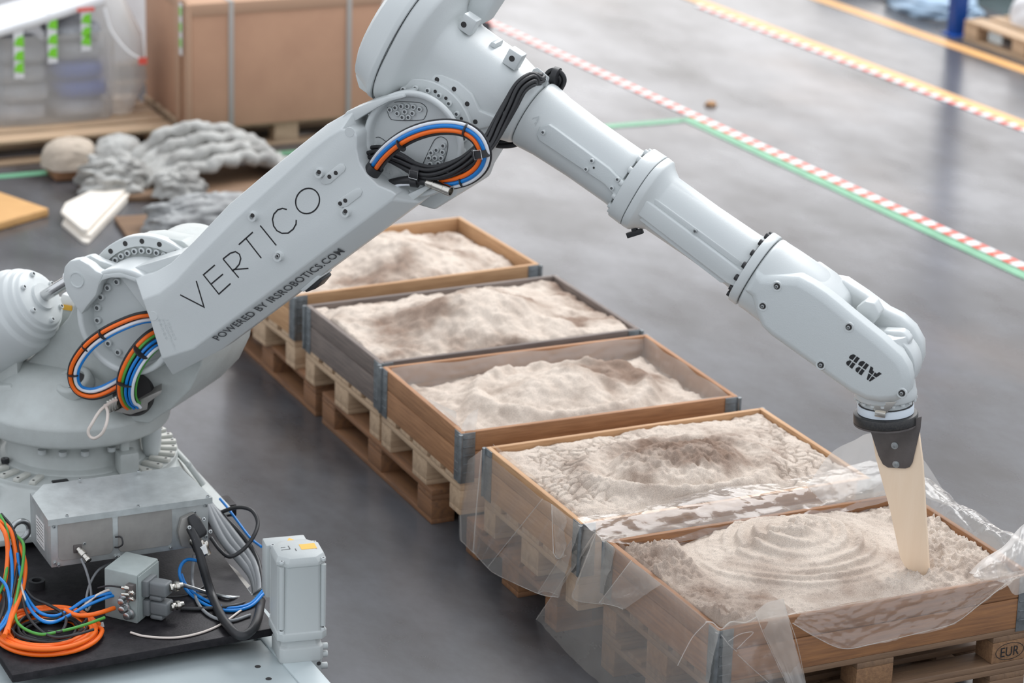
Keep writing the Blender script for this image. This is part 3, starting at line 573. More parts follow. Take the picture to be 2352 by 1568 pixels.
# ---- base
b = MB(); b.box((AX[0], AX[1], .1875), (.95, .95, .025))
def sqring(hw, z, e=3.2, N=48, cut=1.0):
    o = []
    for k in np.linspace(0, 2*math.pi, N, False):
        c, s_ = math.cos(k), math.sin(k); o.append(np.array([AX[0]+hw*math.copysign(abs(c)**(2/e), c), AX[1]+hw*math.copysign(abs(s_)**(2/e), s_), z]))
    return o
b.loft([sqring(.44, .20, 6), sqring(.425, .215, 5), sqring(.37, .30, 3), sqring(.392, .305, 2.2), sqring(.396, .312, 2), sqring(.396, .330, 2)])
b.lathe((AX[0], AX[1], 0), (0, 0, 1), [(.29, .325), (.285, .335), (.262, .345), (.255, .385), (.245, .40), (.240, .43), (.26, .435), (.26, .46), (.3, .462)], 64)
base = b.build('base', 'paint_old', ROB, bevel=.006)
for a in (0, math.pi/2, math.pi, 3*math.pi/2):      # window frames cast into the flanks
    c, s_ = math.cos(a), math.sin(a); Rm = np.array([[c, s_, 0], [-s_, c, 0], [0, 0, 1]])
    w = MB(); t = .012
    def fp(u, zz, d): q = np.array([AX[0], AX[1], 0])+Rm[0]*u+np.array([-s_, c, 0])*0+np.cross([0, 0, 1.], Rm[0])*0+np.array([s_, -c, 0])*(d); q[2] = zz; return q
    P = [fp(u, zz, .425-(zz-.215)*.62+.012) for u, zz in ((-.25, .215), (-.22, .285), (-.18, .30), (.18, .30), (.22, .285), (.25, .215))]
    w.tube(spline(P, 5), t, 8); w.build('flank_rib', 'paint_old', base, ang=60)
rib = protomesh(MB().box((.352, 0, .007), (.082, .026, .014)), 'flange_rib', 'ribs', bevel=.002)
tip_hole = None
for i in range(36):
    a = 2*math.pi*i/36
    if 4.05 < a < 5.15: continue
    mw = Matrix.Translation((AX[0], AX[1], .330))@Matrix.Rotation(a, 4, 'Z'); inst('flange_rib', rib, mw, base)
    hole((AX[0]+.378*math.cos(a), AX[1]+.378*math.sin(a), .3445), (0, 0, 1), .0042, base)
for px, py in r2([(360, 530), (560, 545), (770, 540), (1000, 490)]):
    p = PZ(px, py, .425); d = p-np.array([AX[0], AX[1], .425]); d[2] = 0; d /= np.linalg.norm(d); q = np.array([AX[0], AX[1], .425])+d*.268
    screw(q, (0, 0, -1), .016, base)
b = MB(); b.box((AX[0]+.12, AX[1]-.29, .372), (.075, .075, .085)); b.box((AX[0]+.115, AX[1]-.275, .425), (.035, .03, .05)); b.build('stop_block', 'paint_old', base, bevel=.008)
for px, py in ((12, 1062), (27, 1168), (78, 1184)):
    p = PZ(px, py, .335 if py < 1100 else .2); screw(p, (0, 0, 1), .016, base, SCREW_B)
b = MB(); p = PZ(139, 1112, .32); b.box(p, (.062, .035, .03)); b.build('cover_cap', 'black', base, bevel=.004)
eb = MB(); p = PZ(46, 1218, .26); k = np.linspace(0, 2*math.pi, 25); eb.tube([p+np.array([.036*math.cos(t), 0.01*math.cos(t), .036*math.sin(t)]) for t in k], .011, 10); eb.cyl(p-np.array([0, 0, .036]), (0, 0, 1), .016, -.02, 0)
eb.build('eye_bolt', 'steel', base, ang=60)
screw(PZ(85, 1212, .215), (0, 0, 1), .018, base, SCREW_B)
# ---- turret
b = MB(); c0 = RB(TC[0], TC[1], 0)
b.lathe(c0, (0, 0, 1), [(.29, .285), (.355, .290), (.368, .300), (.374, .372), (.36, .392), (.335, .405), (.30, .455), (.25, .51), (.2, .535), (0, .54)], 64)
lprism(b, [(.60, .74), (.585, .64), (.54, .545), (.46, .455), (.36, .375), (.05, .36), (-.22, .38), (-.20, .50), (-.10, .60), (.02, .74), (.08, .86), (.34, 1.0)], -.17, .22)
b.cyl(RB(A2[0], 0, A2[1]), ey, .262, -.10, .02, 56)
b.cyl(RB(A2[0], 0, A2[1]), ey, .225, .02, .28, 56)
lprism(b, [(.27, 1.07), (.34, 1.085), (.46, 1.082), (.50, 1.055), (.62, .86), (.60, .72)], -.085, .01)
turret = b.build('turret', 'paint_old', ROB, bevel=.016, seg=3)
fr = MB(); N = 56      # gearbox flange around the shoulder joint
ks = np.linspace(0, 2*math.pi, N, False)
def ringpts(r, l, C=A2): return [RB(C[0]+r*math.cos(k), l, C[1]+r*math.sin(k)) for k in ks]
fr.loft([ringpts(.278, -.07), ringpts(.278, -.108), ringpts(.274, -.112), ringpts(.238, -.112), ringpts(.236, -.085)], caps=False)
fr.build('shoulder_flange', 'paint', turret)
for i in range(20):
    a = math.radians(30+i*8.2); hole(RB(A2[0]+.257*math.cos(a+.6), -.1125, A2[1]+.257*math.sin(a+.6)), -ey, .008, turret) if i % 2 == 0 else None
    screw(RB(A2[0]+.220*math.cos(a+.35), -.098, A2[1]+.220*math.sin(a+.35)), -ey, .0125, turret)
# dark cable opening and its tray
op = PL(305, 905, -.205); b = MB(); b.cyl(op, -ey*.9+ez*.3, .082, -.02, .006, 36); b.build('cable_opening', 'hole', turret)
b = MB(); b.ext([PL(px, py, -.25) for px, py in ((262, 945), (300, 952), (338, 940), (340, 925), (368, 905), (372, 895))], [PL(px, py, -.17) for px, py in ((262, 935), (300, 935), (338, 925), (340, 905), (368, 890), (372, 880))]); b.build('cable_tray', 'alu', turret, bevel=.002)
b = MB()
for i in range(4): b.box(PL(255+i*6, 930-i*3, -.24), (.012, .05, .05), [ex, ey, ez])
b.build('cable_clamp', 'nickel', turret, bevel=.003)
# boss, bracket foot, drain ring
p = PL(168, 874, -.235); b = MB(); nx_ = -ey*.45-ex*.1+ez*.85; b.lathe(p, nx_, [(.075, -.03), (.072, .004), (.062, .012), (.048, .010), (.046, -.03)], 40); b.build('dome_boss', 'paint_old', turret, ang=60)
b = MB(); b.cyl(p, nx_, .046, -.03, -.004, 30); b.build('boss_bore', 'hole', turret)
b = MB(); lprism(b, [HV(px, py, -.26) for px, py in r1([(-60, 1290), (60, 1390), (170, 1320), (165, 1270), (110, 1180), (-60, 1190)])], -.30, -.14); b.build('balancer_foot', 'paint_old', turret, bevel=.008)
b = MB(); b.loft([[PL(px, py, l) for px, py in r1(P)] for P, l in (([(-40, 1230), (135, 1250), (130, 1150), (120, 1010), (-40, 1060)], -.25), ([(-40, 1220), (140, 1240), (150, 1120), (185, 990), (-40, 1040)], -.18))]); b.build('balancer_bracket', 'paint_old', turret, bevel=.008)
for q in r1([(98, 1285), (62, 1345), (100, 1320)]): screw(PL(q[0], q[1]+8, -.27), (0, 0, 1), .013, turret)
b = MB(); lprism(b, [(-.235, .40), (-.04, .47), (-.03, .70), (-.10, .72), (-.23, .69)], .0, .16); m1 = b.build('slewing_motor', 'paint_old', turret, bevel=.012)
b = MB(); lprism(b, [(-.13, .715), (-.035, .70), (-.03, .755), (-.11, .765)], .005, .13); b.build('motor_cap', 'label', turret, bevel=.006)
b = MB(); q = PL(155, 712, .0); b.box(q+np.array([0, 0, 0.01]), (.04, .004, .02), [ex, ey, ez]); b.build('motor_label', 'yellow', turret)
b = MB(); st = PZ(348, 1042, .33); b.lathe(st, (0, 0, 1), [(.030, 0), (.034, .004), (.034, .02), (.038, .05), (.044, .30), (.044, .36)], 24); b.build('cable_duct', 'paint_matt', turret, ang=50)
cable('cable_tie', [PL(*q, l_) for q, l_ in zip(r2([(1050, 70), (980, 105), (900, 170), (830, 280), (795, 350), (810, 400), (855, 415), (920, 370), (960, 280), (970, 180), (945, 120)]), (-.29, -.33, -.39, -.43, -.44, -.44, -.44, -.44, -.43, -.39, -.34))], .006, 'cream', turret)
# ---- balancing cylinder
pin = PL(196, 621, -.2); fc = PL(92, 685, -.2); ax_ = fc-pin; ax_ /= np.linalg.norm(ax_)
fc = pin+ax_*((fc-pin)@ax_)
b = MB(); b.lathe(fc, ax_, [(.0, -.012), (.075, -.012), (.112, -.004), (.118, .012), (.128, .014), (.132, .035), (.146, .045), (.150, .075), (.163, .09), (.168, .12), (.170, .5), (.165, .8), (0, .81)], 64)
bal = b.build('balancing_cylinder', 'paint', ROB, bevel=.004)
b = MB(); b.lathe(fc, ax_, [(.0, -.024), (.052, -.024), (.055, -.012), (0, -.012)], 40); b.build('gland', 'paint', bal)
b = MB(); b.cyl(pin, ax_, .0225, -.01, np.linalg.norm(fc-pin)+.02, 24); b.build('rod', 'chrome', bal)
b = MB(); b.lathe(pin, ax_, [(.026, .06), (.034, .065), (.034, .085), (.026, .09)], 24); b.build('rod_collar', 'label', bal)
sx_ = np.cross(ax_, ez); sx_ /= np.linalg.norm(sx_); sy_ = np.cross(sx_, ax_)
for k in range(6):
    a = k*math.pi/3+.3; screw(fc+ax_*-.008+.094*(math.cos(a)*sx_+math.sin(a)*sy_), -ax_, .010, bal)
# ---- lower arm
b = MB()
def circ_hv(C, r, n=44): return [(C[0]+r*math.cos(k), C[1]+r*math.sin(k)) for k in np.linspace(0, 2*math.pi, n, False)]
uA = np.array([math.cos(.6375), math.sin(.6375)]); nA = np.array([-uA[1], uA[0]])
def LA(s, t): q = A2+uA*s+nA*t; return (q[0], q[1])
# heads: solid drum, rim wall and recessed face
def head(C, ro, ri, l0, lr, lf):
    b.loft([ringpts(ro*.97, l0, C), ringpts(ro, l0-.02, C), ringpts(ro, lr+.006, C), ringpts(ro-.006, lr, C), ringpts(ri+.006, lr, C), ringpts(ri, lr+.006, C), ringpts(ri-.004, lf+.004, C), ringpts(ri-.010, lf, C), ringpts(.002, lf, C)], caps=True)
CH = np.array([1.474, 1.634])
b.loft([ringpts(.140, -.185, A3), ringpts(.146, -.215, CH), ringpts(.180, -.262, CH), ringpts(.189, -.280, CH), ringpts(.186, -.291, CH), ringpts(.180, -.294, CH), ringpts(.171, -.292, CH), ringpts(.165, -.286, CH), ringpts(.161, -.258, CH), ringpts(.155, -.252, CH), ringpts(.002, -.252, CH)], caps=True)
head(A2, .205, .180, -.115, -.300, -.235)
# web between the heads
lprism(b, [LA(.06, .17), LA(.35, .10), LA(.9, .135), LA(1.22, .165), LA(1.30, -.13), LA(1.0, -.16), LA(.3, -.19), LA(.1, -.2)], -.12, -.262)
larm = b.build('lower_arm', 'paint', ROB, bevel=.004)
# clevis that takes the balancer rod
lug = r1([(560, 345), (500, 320), (455, 375), (450, 440), (480, 540), (560, 640), (600, 690), (700, 490), (740, 410), (860, 400), (980, 430), (990, 420), (860, 350), (740, 365), (680, 300), (620, 290)])
lugF = r1([(500, 310), (460, 355), (450, 430), (475, 540), (540, 640), (585, 700), (625, 640), (690, 560), (715, 470), (745, 408), (690, 385), (640, 340), (570, 300)])
b = MB(); lprism(b, [HV(*q, -.305) for q in lugF], -.305, -.255); b.build('clevis', 'paint', larm, bevel=.008)
lugB = r1([(560, 320), (600, 285), (650, 272), (720, 310), (850, 355), (760, 385), (640, 400)])
b = MB(); lprism(b, [HV(*q, -.18) for q in lugB], -.18, -.14); b.build('clevis', 'paint', larm, bevel=.008)
b = MB(); pp = PL(*r1([(553, 447)])[0], -.306); b.lathe(pp, -ey, [(.030, -.005), (.030, .003), (.026, .003), (.024, .001), (0, .001)], 30); b.build('clevis_pin', 'paint_matt', larm)
# top rim of the shoulder head running into the channel
b = MB(); b.loft([[RB(h, l, v) for h, v in [HV(*q, -.30) for q in r1([(745, 408), (860, 395), (985, 432), (1020, 470), (985, 465), (900, 432), (800, 430), (735, 450), (690, 520)])]] for l in (-.302, -.24)]); b.build('shoulder_rim', 'paint', larm, bevel=.004)
# channel cover with the lettering
PF, PB = -.372, -.300
Fpx = [(62, 1125), (150, 1092), (235, 1028), (345, 908), (560, 692), (760, 512), (960, 330), (1050, 262), (1110, 228)]
Bpx = [(20, 1010), (120, 985), (210, 935), (330, 822), (520, 622), (700, 470), (900, 308), (1040, 197), (1190, 112)]
Cut = [(1150, 222), (1188, 238), (1199, 262), (1197, 330), (1212, 400), (1250, 462), (1310, 520), (1384, 550), (1411, 570)]
Fb = [(1380, 603), (900, 961), (330, 1387), (165, 1440)]
Bb = [(1560, 553), (1050, 969), (440, 1467), (220, 1526)]
Le = [(100, 1230)]
F_ = [HV(*q, PF) for q in r6(Fpx+Cut+Fb+Le)]
fm, bm_ = np.array(HV(*r6([(900, 961)])[0], PF)), np.array(HV(*r6([(1050, 969)])[0], PB)); dlt = bm_-fm
B_ = [HV(*q, PB) for q in r6(Bpx)]+[HV(*q, PF) for q in r6(Cut)]+[tuple(np.array(HV(*q, PF))+dlt) for q in r6(Fb[:3])]+[HV(*q, PB) for q in r6(Bb[3:])]+[HV(*q, PF) for q in r6(Le)]
b = MB(); b.loft([[RB(h, PF, v) for h, v in F_], [RB(h, PB, v) for h, v in B_], [RB(h, -.20, v) for h, v in B_]]); chan = b.build('channel_cover', 'paint', larm, bevel=.006, seg=3, bang=12)
chan['label'] = 'grey cover carrying thin black capital letters'
# the bright rim lip over the elbow cut and the lower lip
b = MB(); b.loft([[RB(h, l, v) for h, v in [HV(*q, -.30) for q in r5([(60, 905), (130, 860), (230, 800), (320, 755), (430, 728), (420, 700), (300, 722), (150, 770), (0, 830), (-60, 900)])]] for l in (-.312, -.20)]); b.build('elbow_rim', 'paint', larm, bevel=.005)
b = MB(); b.loft([[RB(h, l, v) for h, v in [HV(*q, -.30) for q in r5([(350, 1450), (390, 1462), (440, 1458), (520, 1420), (640, 1360), (690, 1370), (620, 1405), (520, 1480), (400, 1580), (360, 1560)])]] for l in (-.312, -.20)]); b.build('elbow_rim', 'paint', larm, bevel=.005)
# elbow face: screws in three kidney patches
fl_ = -.252
def discscrew(pts, l, r, par):
    for q in pts: screw(PL(*q, l), -ey, r, par)
K8 = K(800, 200, 5.6)
def patch(outline, l):
    P = spline([PL(*q, l) for q in outline+[outline[0]]], 6); b = MB(); b.tube(P, .0012, 6); b.build('patch_outline', 'ink2', larm)
patch(K8([(500, 300), (520, 230), (590, 195), (750, 190), (930, 205), (1010, 280), (990, 380), (920, 425), (600, 425), (530, 385)]), fl_-.001)
patch(K8([(960, 1060), (955, 1000), (1080, 730), (1130, 660), (1200, 640), (1270, 690), (1275, 800), (1230, 960), (1170, 1060)]), fl_-.001)
patch(K8([(310, 740), (320, 680), (370, 645), (430, 660), (510, 740), (520, 900), (330, 800)]), fl_-.001)
discscrew(K8([(547, 285), (615, 258), (693, 240), (771, 240), (850, 250), (929, 278), (642, 332), (739, 310), (838, 330), (707, 382), (785, 382)]), fl_, .0098, larm)
discscrew(K8([(1232, 748), (1145, 803), (1225, 830), (1077, 838), (1050, 903), (1127, 905), (1207, 905), (1065, 985), (1170, 977), (1127, 1040)]), fl_, .0098, larm)
discscrew(K8([(338, 755), (430, 810), (360, 830), (490, 1042), (560, 1092)]), fl_, .0098, larm)
# shoulder face screws
discscrew(r1([(852, 455), (787, 498), (737, 565), (712, 642), (714, 732), (740, 815), (792, 898), (862, 962), (940, 1000)]), -.235, .0135, larm)
# bosses and inserts on the cover
def boss(px, py, r, mt='paint'):
    b = MB(); p = PL(px, py, PF); b.lathe(p, -ey, [(r*1.15, 0), (r, .004), (r*.95, .018), (r*.5, .018), (r*.45, .008), (0, .008)], 24); return b.build('boss', mt, chan, ang=50)
for q in r6([(648, 680), (783, 892), (1000, 450), (1140, 658)]):
    boss(q[0]+2, q[1]+1, .017); hole(PL(q[0]-1, q[1], PF-.0185), -ey, .0062, chan)
screw(PL(*r6([(783, 892)])[0], PF-.012), -ey, .0075, chan, SCREW_S)
def pad(px):
    P = [HV(*q, PF) for q in r6(px)]; b = MB(); lprism(b, P, PF+.004, PF-.0045); return b.build('mounting_pad', 'paint', chan, bevel=.003)
pad([(1010, 490), (1030, 465), (1105, 405), (1130, 405), (1142, 425), (1135, 445), (1060, 510), (1030, 517), (1012, 508)])
pad([(1097, 600), (1120, 580), (1195, 535), (1218, 533), (1230, 552), (1222, 575), (1150, 630), (1118, 640), (1098, 625)])
for q in r6([(1053, 475), (1087, 455), (1110, 617), (1137, 601)]): hole(PL(*q, PF-.005), -ey, .0062, chan)
for q in r6([(1160, 238), (120, 1212)]):
    b = MB(); b.lathe(PL(*q, PF), -ey, [(.018, -.002), (.017, .0015), (0, .0015)], 24); b.build('casting_disc', 'paint', chan)
b = MB(); pq = [HV(*q, -.25) for q in r6([(950, 1050), (990, 1025), (1040, 990), (1048, 1005), (1010, 1050), (960, 1068)])]; lprism(b, pq, -.30, -.22); b.build('rubber_stop', 'black', larm, bevel=.004)
b = MB(); pq = [HV(*q, -.25) for q in r6([(935, 1050), (1030, 970), (1045, 985), (955, 1062)])]; lprism(b, pq, -.31, -.21); b.build('stop_bracket', 'paint', larm, bevel=.004)
# lettering
face = lambda px, py: PL(px, py, PF)
V_ = r6
ell = [(938+63*math.cos(k)*1.0-6*math.sin(k), 603+67*math.sin(k)) for k in np.linspace(0, 2*math.pi, 37)]
cc_ = [(828, 648), (805, 642), (780, 650), (760, 672), (752, 700), (758, 735), (775, 760), (802, 774), (835, 773), (862, 752), (877, 725), (878, 703)]
bw = [(490, 910), (528, 880), (556, 871), (577, 885), (584, 908), (576, 938), (556, 962), (537, 974)]
ltrs = [[(263, 1100), (389, 1165), (348, 1026)], [(447, 942), (386, 994), (468, 1096), (530, 1040)], [(428, 1042), (490, 990)], [(573, 1009), (490, 910)], bw, [(545, 966), (625, 960)], [(573, 835), (648, 768)], [(611, 801), (693, 906)], [(687, 733), (772, 838)], cc_, ell]
ribbon([V_(s_) for s_ in ltrs], .0052, -ey, face, 'ink', 'lettering', chan)
q0, q1, q2 = PL(*r6([(460, 1290)])[0], PF), PL(*r6([(1380, 603)])[0], PF), PL(*r6([(1050, 969)])[0], PB)
nn = np.cross(q1-q0, q2-q0); nn /= np.linalg.norm(nn); nn = nn if nn@(CAM-q0) > 0 else -nn
def onpl(px, py): d = ray(px, py); return CAM+d*((q0-CAM)@nn)/(d@nn)
s0, s1 = onpl(*r6([(466, 1338)])[0]), onpl(*r6([(1136, 866)])[0]); xd = s1-s0; yd = np.cross(nn, xd); yd /= np.linalg.norm(yd)
textmesh('POWERED BY IRSROBOTICS.COM', 'ink2', 'web_address', chan, s0, xd, yd, .050, extra=.012, space=1.05, thick=.0045)
for i, (t_, s_) in enumerate((('120623', .0), ('3HAC024774-0711', .02), ('66666', .04))):
    o = PL(*r1([(1195-i*30, 735-i*5)])[0], PF); d_ = PL(*r1([(1255-i*30, 880)])[0], PF)-o; yv = np.cross(-ey, d_); yv /= -np.linalg.norm(yv)
    textmesh(t_, 'paint_matt', 'cast_number', chan, o, d_*(1.0 if i != 1 else 1.5), -yv, .014, thick=.0015)
# ---- elbow housing
b = MB()
def sec(u, top, bot, w, e=3.0): return se(u, bot+NC(u)*0, top, -w, w, e, 48)
b.loft([sec(-.215, .285, -.235, .262, 2.6), sec(-.155, .275, -.225, .25, 2.6), sec(-.135, .235, -.2, .215, 2.6), sec(-.10, .175, -.17, .178, 2.8), sec(-.05, .152, -.15, .165, 3), sec(.12, .147, -.14, .155, 3), sec(.20, .135, -.13, .142, 2.6), sec(.255, .132, -.118, .130, 2.2), sec(.275, .130, -.112, .126, 2.1)])
un = [(.20, -.04), (.215, -.10), (.205, -.30), (.212, -.35), (.167, -.44), (.10, -.462), (0, -.452), (-.13, -.43), (-.215, -.30), (-.215, -.13), (-.18, -.053), (-.16, -.015), (-.12, -.005), (.05, .02), (.15, -.005)]
uprism(b, un, -.150, .17)
elb = b.build('elbow_housing', 'paint', ROB, bevel=.012, seg=3, bang=30)
AXU_ = db[0]*ex+db[1]*ez; AXN_ = nb[0]*ex+nb[1]*ez
b = MB(); un2 = [(-.182, -.053), (-.172, -.020), (-.145, -.012), (-.110, -.022), (-.094, -.020), (-.032, .013), (.034, .026), (.095, .017), (.13, -.008), (.147, -.020), (.205, -.008), (.215, -.042), (.17, -.085), (.175, -.16), (.19, -.25), (.15, -.37), (.0, -.43), (-.13, -.40), (-.20, -.27), (-.205, -.13)]
uprism(b, un2, -.166, -.12); b.build('flange_pad', 'paint', elb, bevel=.006, seg=3)
b = MB(); b.loft([ringpts(.194, -.15, A3), ringpts(.194, -.184, A3), ringpts(.190, -.188, A3), ringpts(.12, -.188, A3)], caps=False); b.build('gear_ring', 'paint', elb)
for q in r5([(447, 488), (392, 602), (527, 577), (665, 597), (793, 668), (892, 779), (953, 914), (281, 675)]): hole(PL(*q, -.1665), -ey, .0068, elb)
discscrew(r5([(335, 695), (420, 668), (510, 658), (603, 675), (688, 713), (762, 773), (820, 852), (860, 940), (875, 1037), (865, 1128), (832, 1210)]), -.188, .0105, elb)
for q in r5([(652, 686), (732, 737), (848, 890), (385, 676)]): hole(PL(*q, -.1885), -ey, .005, elb)
# rear cap of the elbow (carries the wrist motors)
b = MB(); b.loft([sec(-.217, .290, -.240, .266, 2.6), sec(-.235, .290, -.240, .266, 2.6), sec(-.25, .275, -.225, .255, 2.6), sec(-.315, .235, -.21, .225, 2.4), sec(-.335, .20, -.18, .19, 2.2)]); rc = b.build('rear_cap', 'paint', elb, bevel=.006)
b = MB(); uprism(b, [(-.345, -.225), (-.31, -.262), (-.225, -.262), (-.215, -.20), (-.30, -.15), (-.345, -.18)], -.05, .12); b.build('cap_lug', 'paint', elb, bevel=.012)
b = MB(); b.tube(spline([UP(-.2165, .285*math.cos(a)*1.02+.025, -.262*math.sin(a)*1.0) for a in np.linspace(.2, 2.6, 14)], 4), .0010, 6); b.build('seam', 'ink2', elb)
b = MB(); uprism(b, [(-.115, .15), (-.045, .15), (-.035, .26), (-.06, .42), (-.13, .42)], .02, .16); b.build('wrist_motor', 'paint_matt', elb, bevel=.02, seg=3)
for P, n_ in ((r5([(845, 175), (870, 232), (905, 215), (935, 180), (920, 110), (865, 140)]), 0), (r5([(1190, 432), (1212, 455), (1240, 490), (1265, 440), (1250, 395), (1215, 405)]), 1)):
    qq = np.array(P).mean(0); b = MB(); b.box(PL(qq[0]+6, qq[1], -.06), (.055, .05, .062), [AXU_, ey, AXN_]); b.build('lifting_lug', 'paint', elb, bevel=.006)
    q = r5([(866, 185), (1227, 440)])[n_]; hole(PL(q[0], q[1], -.0855), -ey, .0085, elb)
b = MB(); uprism(b, [(.035, .145), (.06, .15), (.055, .168), (.038, .165)], -.04, .03); b.build('casting_nub', 'paint', elb, bevel=.004)
# bracket plate holding the cable bundle
b = MB(); b.loft([[PL(*q, l) for q in r5(P)] for P, l in (([(1385, 520), (1420, 505), (1510, 580), (1505, 600), (1480, 660), (1435, 640), (1370, 560)], -.02), ([(1385, 520), (1420, 505), (1510, 580), (1505, 600), (1480, 660), (1435, 640), (1370, 560)], .0))]); brk = b.build('cable_bracket', 'paint', elb, bevel=.004)
for i in range(7):
    q = r5([(1390+10*i, 560+7*i)])[0]; b = MB(); p = PL(q[0], q[1], -.03); b.cyl(p, ex*.8+ez*.3, .006, -.012, .02, 12); b.build('cable_gland', 'steel', elb)
# ---- upper arm tube
b = MB()
def rs_(u, r, e=2.1, wl=None): c = NC(u); return se(u, c-r, c+r, -(wl or r), wl or r, e, 48)
b.loft([rs_(.278, .122), rs_(.285, .124), rs_(.30, .124), rs_(.36, .116), rs_(.50, .110), rs_(.66, .110), rs_(.69, .112)])
tube = b.build('upper_arm', 'paint', ROB, bevel=.004)
P1 = [(.353, .005), (.349, .034), (.374, .062), (.40, .062), (.63, .050), (.66, .044), (.70, .038), (.725, .056), (.752, .057), (.748, -.036), (.725, -.036), (.716, -.02), (.674, -.018), (.645, -.008), (.40, -.008), (.37, -.008)]
b = MB(); uprism(b, P1, -.122, -.08); pl = b.build('side_plate', 'paint_matt', tube, bevel=.004, seg=3)
for q in r7([(272, 420), (580, 600), (543, 653), (742, 718), (706, 773)]): screw(PL(*q, -.121), -ey, .0085, tube)
hole(PL(*r7([(588, 647)])[0], -.123), -ey, .003, tube)
q = r7([(180, 380)])[0]
arrow = r7([(165, 395), (205, 335), (240, 325), (235, 350), (205, 405), (185, 422), (165, 395)]); ribbon([arrow], .003, -ey, lambda a, c: PL(a, c, -.118), 'paint_matt', 'axis_arrow', tube)
textmesh('- 4 +', 'paint_matt', 'axis_number', tube, PL(*r7([(222, 345)])[0], -.118), PL(*r7([(175, 412)])[0], -.118)-PL(*r7([(222, 345)])[0], -.118), ex*.83+ez*.55, .03)
# flange 1
b = MB(); b.loft([rs_(.70, .132, 2.6), rs_(.755, .134, 2.6)]); f1o = b.build('joint_flange', 'paint', tube, bevel=.004)
for a in np.linspace(0, 2*math.pi, 14, False):
    c = NC(.7); screw(UP(.70, c+.120*math.cos(a), .120*math.sin(a)), -(db[0]*ex+db[1]*ez), .0115, tube)
for q in r7([(899, 698), (745, 920)]): hole(PL(*q, -.06 if q[1] < 430 else -.075), -ey, .005, tube)
# extension tube
b = MB(); b.loft([rs_(.757, .134, 2.6), rs_(.785, .132, 2.6), rs_(.80, .118, 2.4), rs_(.83, .104), rs_(1.0, .101), rs_(1.17, .103), rs_(1.20, .106)])
ext = b.build('arm_extension', 'paint', ROB, bevel=.004)
b = MB(); uprism(b, [(.762, .030), (.80, .028), (1.19, .006), (1.236, .024), (1.227, -.052), (1.18, -.062), (.80, -.036), (.757, -.034)], -.118, -.06); st_ = b.build('cable_cover', 'paint', ext, bevel=.006, seg=3)
b = MB(); uprism(b, [(.765, .048), (.80, .046), (1.2, .028), (1.19, .006), (.80, .026)], -.104, -.06); uprism(b, [(.757, -.034), (.80, -.036), (1.18, -.062), (1.16, -.078), (.80, -.052)], -.106, -.06); b.build('cover_flange', 'paint', ext, bevel=.003)
for q in r7([(890, 803), (828, 893), (1231, 1045), (1166, 1136), (1583, 1298), (1518, 1387)]): screw(PL(*q, -.107), -ey, .0068, ext, SCREW_S)
# wing screw below the flange
p = PL(*r7([(843, 995)])[0], -.02); p2 = PL(*r7([(847, 1045)])[0], -.02); ts = p2-p; tl = np.linalg.norm(ts); ts /= tl
b = MB(); b.cyl(p, ts, .007, -.03, tl, 12); b.cyl(p, ts, .012, tl*.4, tl, 12); wv = PL(*r7([(900, 1040)])[0], -.02)-PL(*r7([(803, 1070)])[0], -.02); wl_ = np.linalg.norm(wv); wv /= wl_; wz = np.cross(ts, wv)
b.box(p2+ts*.008, (wl_, .018, .020), [wv, wz, np.cross(wv, wz)]); b.build('wing_screw', 'black', ext, bevel=.003)
# flange 2
b = MB(); b.loft([rs_(1.205, .134, 2.3), rs_(1.238, .135, 2.3)]); b.build('joint_flange', 'paint', ext, bevel=.004)
for a in np.linspace(0, 2*math.pi, 15, False):
    c = NC(1.2); screw(UP(1.206, c+.122*math.cos(a), .122*math.sin(a)), -(db[0]*ex+db[1]*ez), .0115, ext, SCREW_B)
for q in r8([(334, 240), (150, 495)]): hole(PL(*q, -.06), -ey, .005, ext)
# ---- wrist
A5 = (1.775, -.018); AXU = db[0]*ex+db[1]*ez; AXN = nb[0]*ex+nb[1]*ez
b = MB(); b.loft([rs_(1.24, .135, 2.2), rs_(1.27, .134, 2.2), rs_(1.33, .134, 2.4), rs_(1.42, .130, 2.8, .135), rs_(1.47, .118, 3, .13), rs_(1.52, .095, 3, .12)])
uprism(b, [(1.38, .110), (1.46, .108), (1.54, .085), (1.585, .02), (1.50, -.12), (1.38, -.125)], -.10, .10)
wr = b.build('wrist_body', 'paint', ROB, bevel=.014, seg=3)
far = [(1.36, .062), (1.442, .080), (1.494, .106), (1.58, .106), (1.669, .101), (1.724, .109), (1.779, .100), (1.83, .071), (1.86, .025), (1.873, -.043), (1.85, -.10), (1.80, -.135), (1.74, -.14), (1.66, -.12), (1.5, -.12), (1.42, -.12)]
b = MB(); uprism(b, far, .065, .145); b.build('fork_arm', 'paint', wr, bevel=.022, seg=4)
b = MB(); b.lathe(UP(A5[0]-.01, A5[1]-.01, 0), ey, [(.098, .05), (.098, .066), (.085, .07), (.07, .074)], 40); b.build('fork_bearing', 'paint', wr, ang=50)
near = [(1.44, .10), (1.58, .095), (1.72, .085), (1.80, .078), (1.85, .045), (1.87, -.02), (1.85, -.07), (1.80, -.11), (1.72, -.12), (1.55, -.118), (1.44, -.118)]
b = MB(); uprism(b, near, -.10, -.05); b.build('fork_arm', 'paint', wr, bevel=.01)
cov = [(1.244, .048), (1.275, .046), (1.335, .085), (1.38, .112), (1.43, .117), (1.486, .117), (1.54, .112), (1.60, .105), (1.72, .094), (1.813, .078), (1.85, .058), (1.878, .026), (1.896, -.014), (1.892, -.040), (1.876, -.066), (1.835, -.103), (1.79, -.125), (1.728, -.134), (1.6, -.130), (1.469, -.126), (1.40, -.124), (1.358, -.115), (1.32, -.085), (1.295, -.06), (1.277, -.044), (1.244, -.040)]
b = MB()
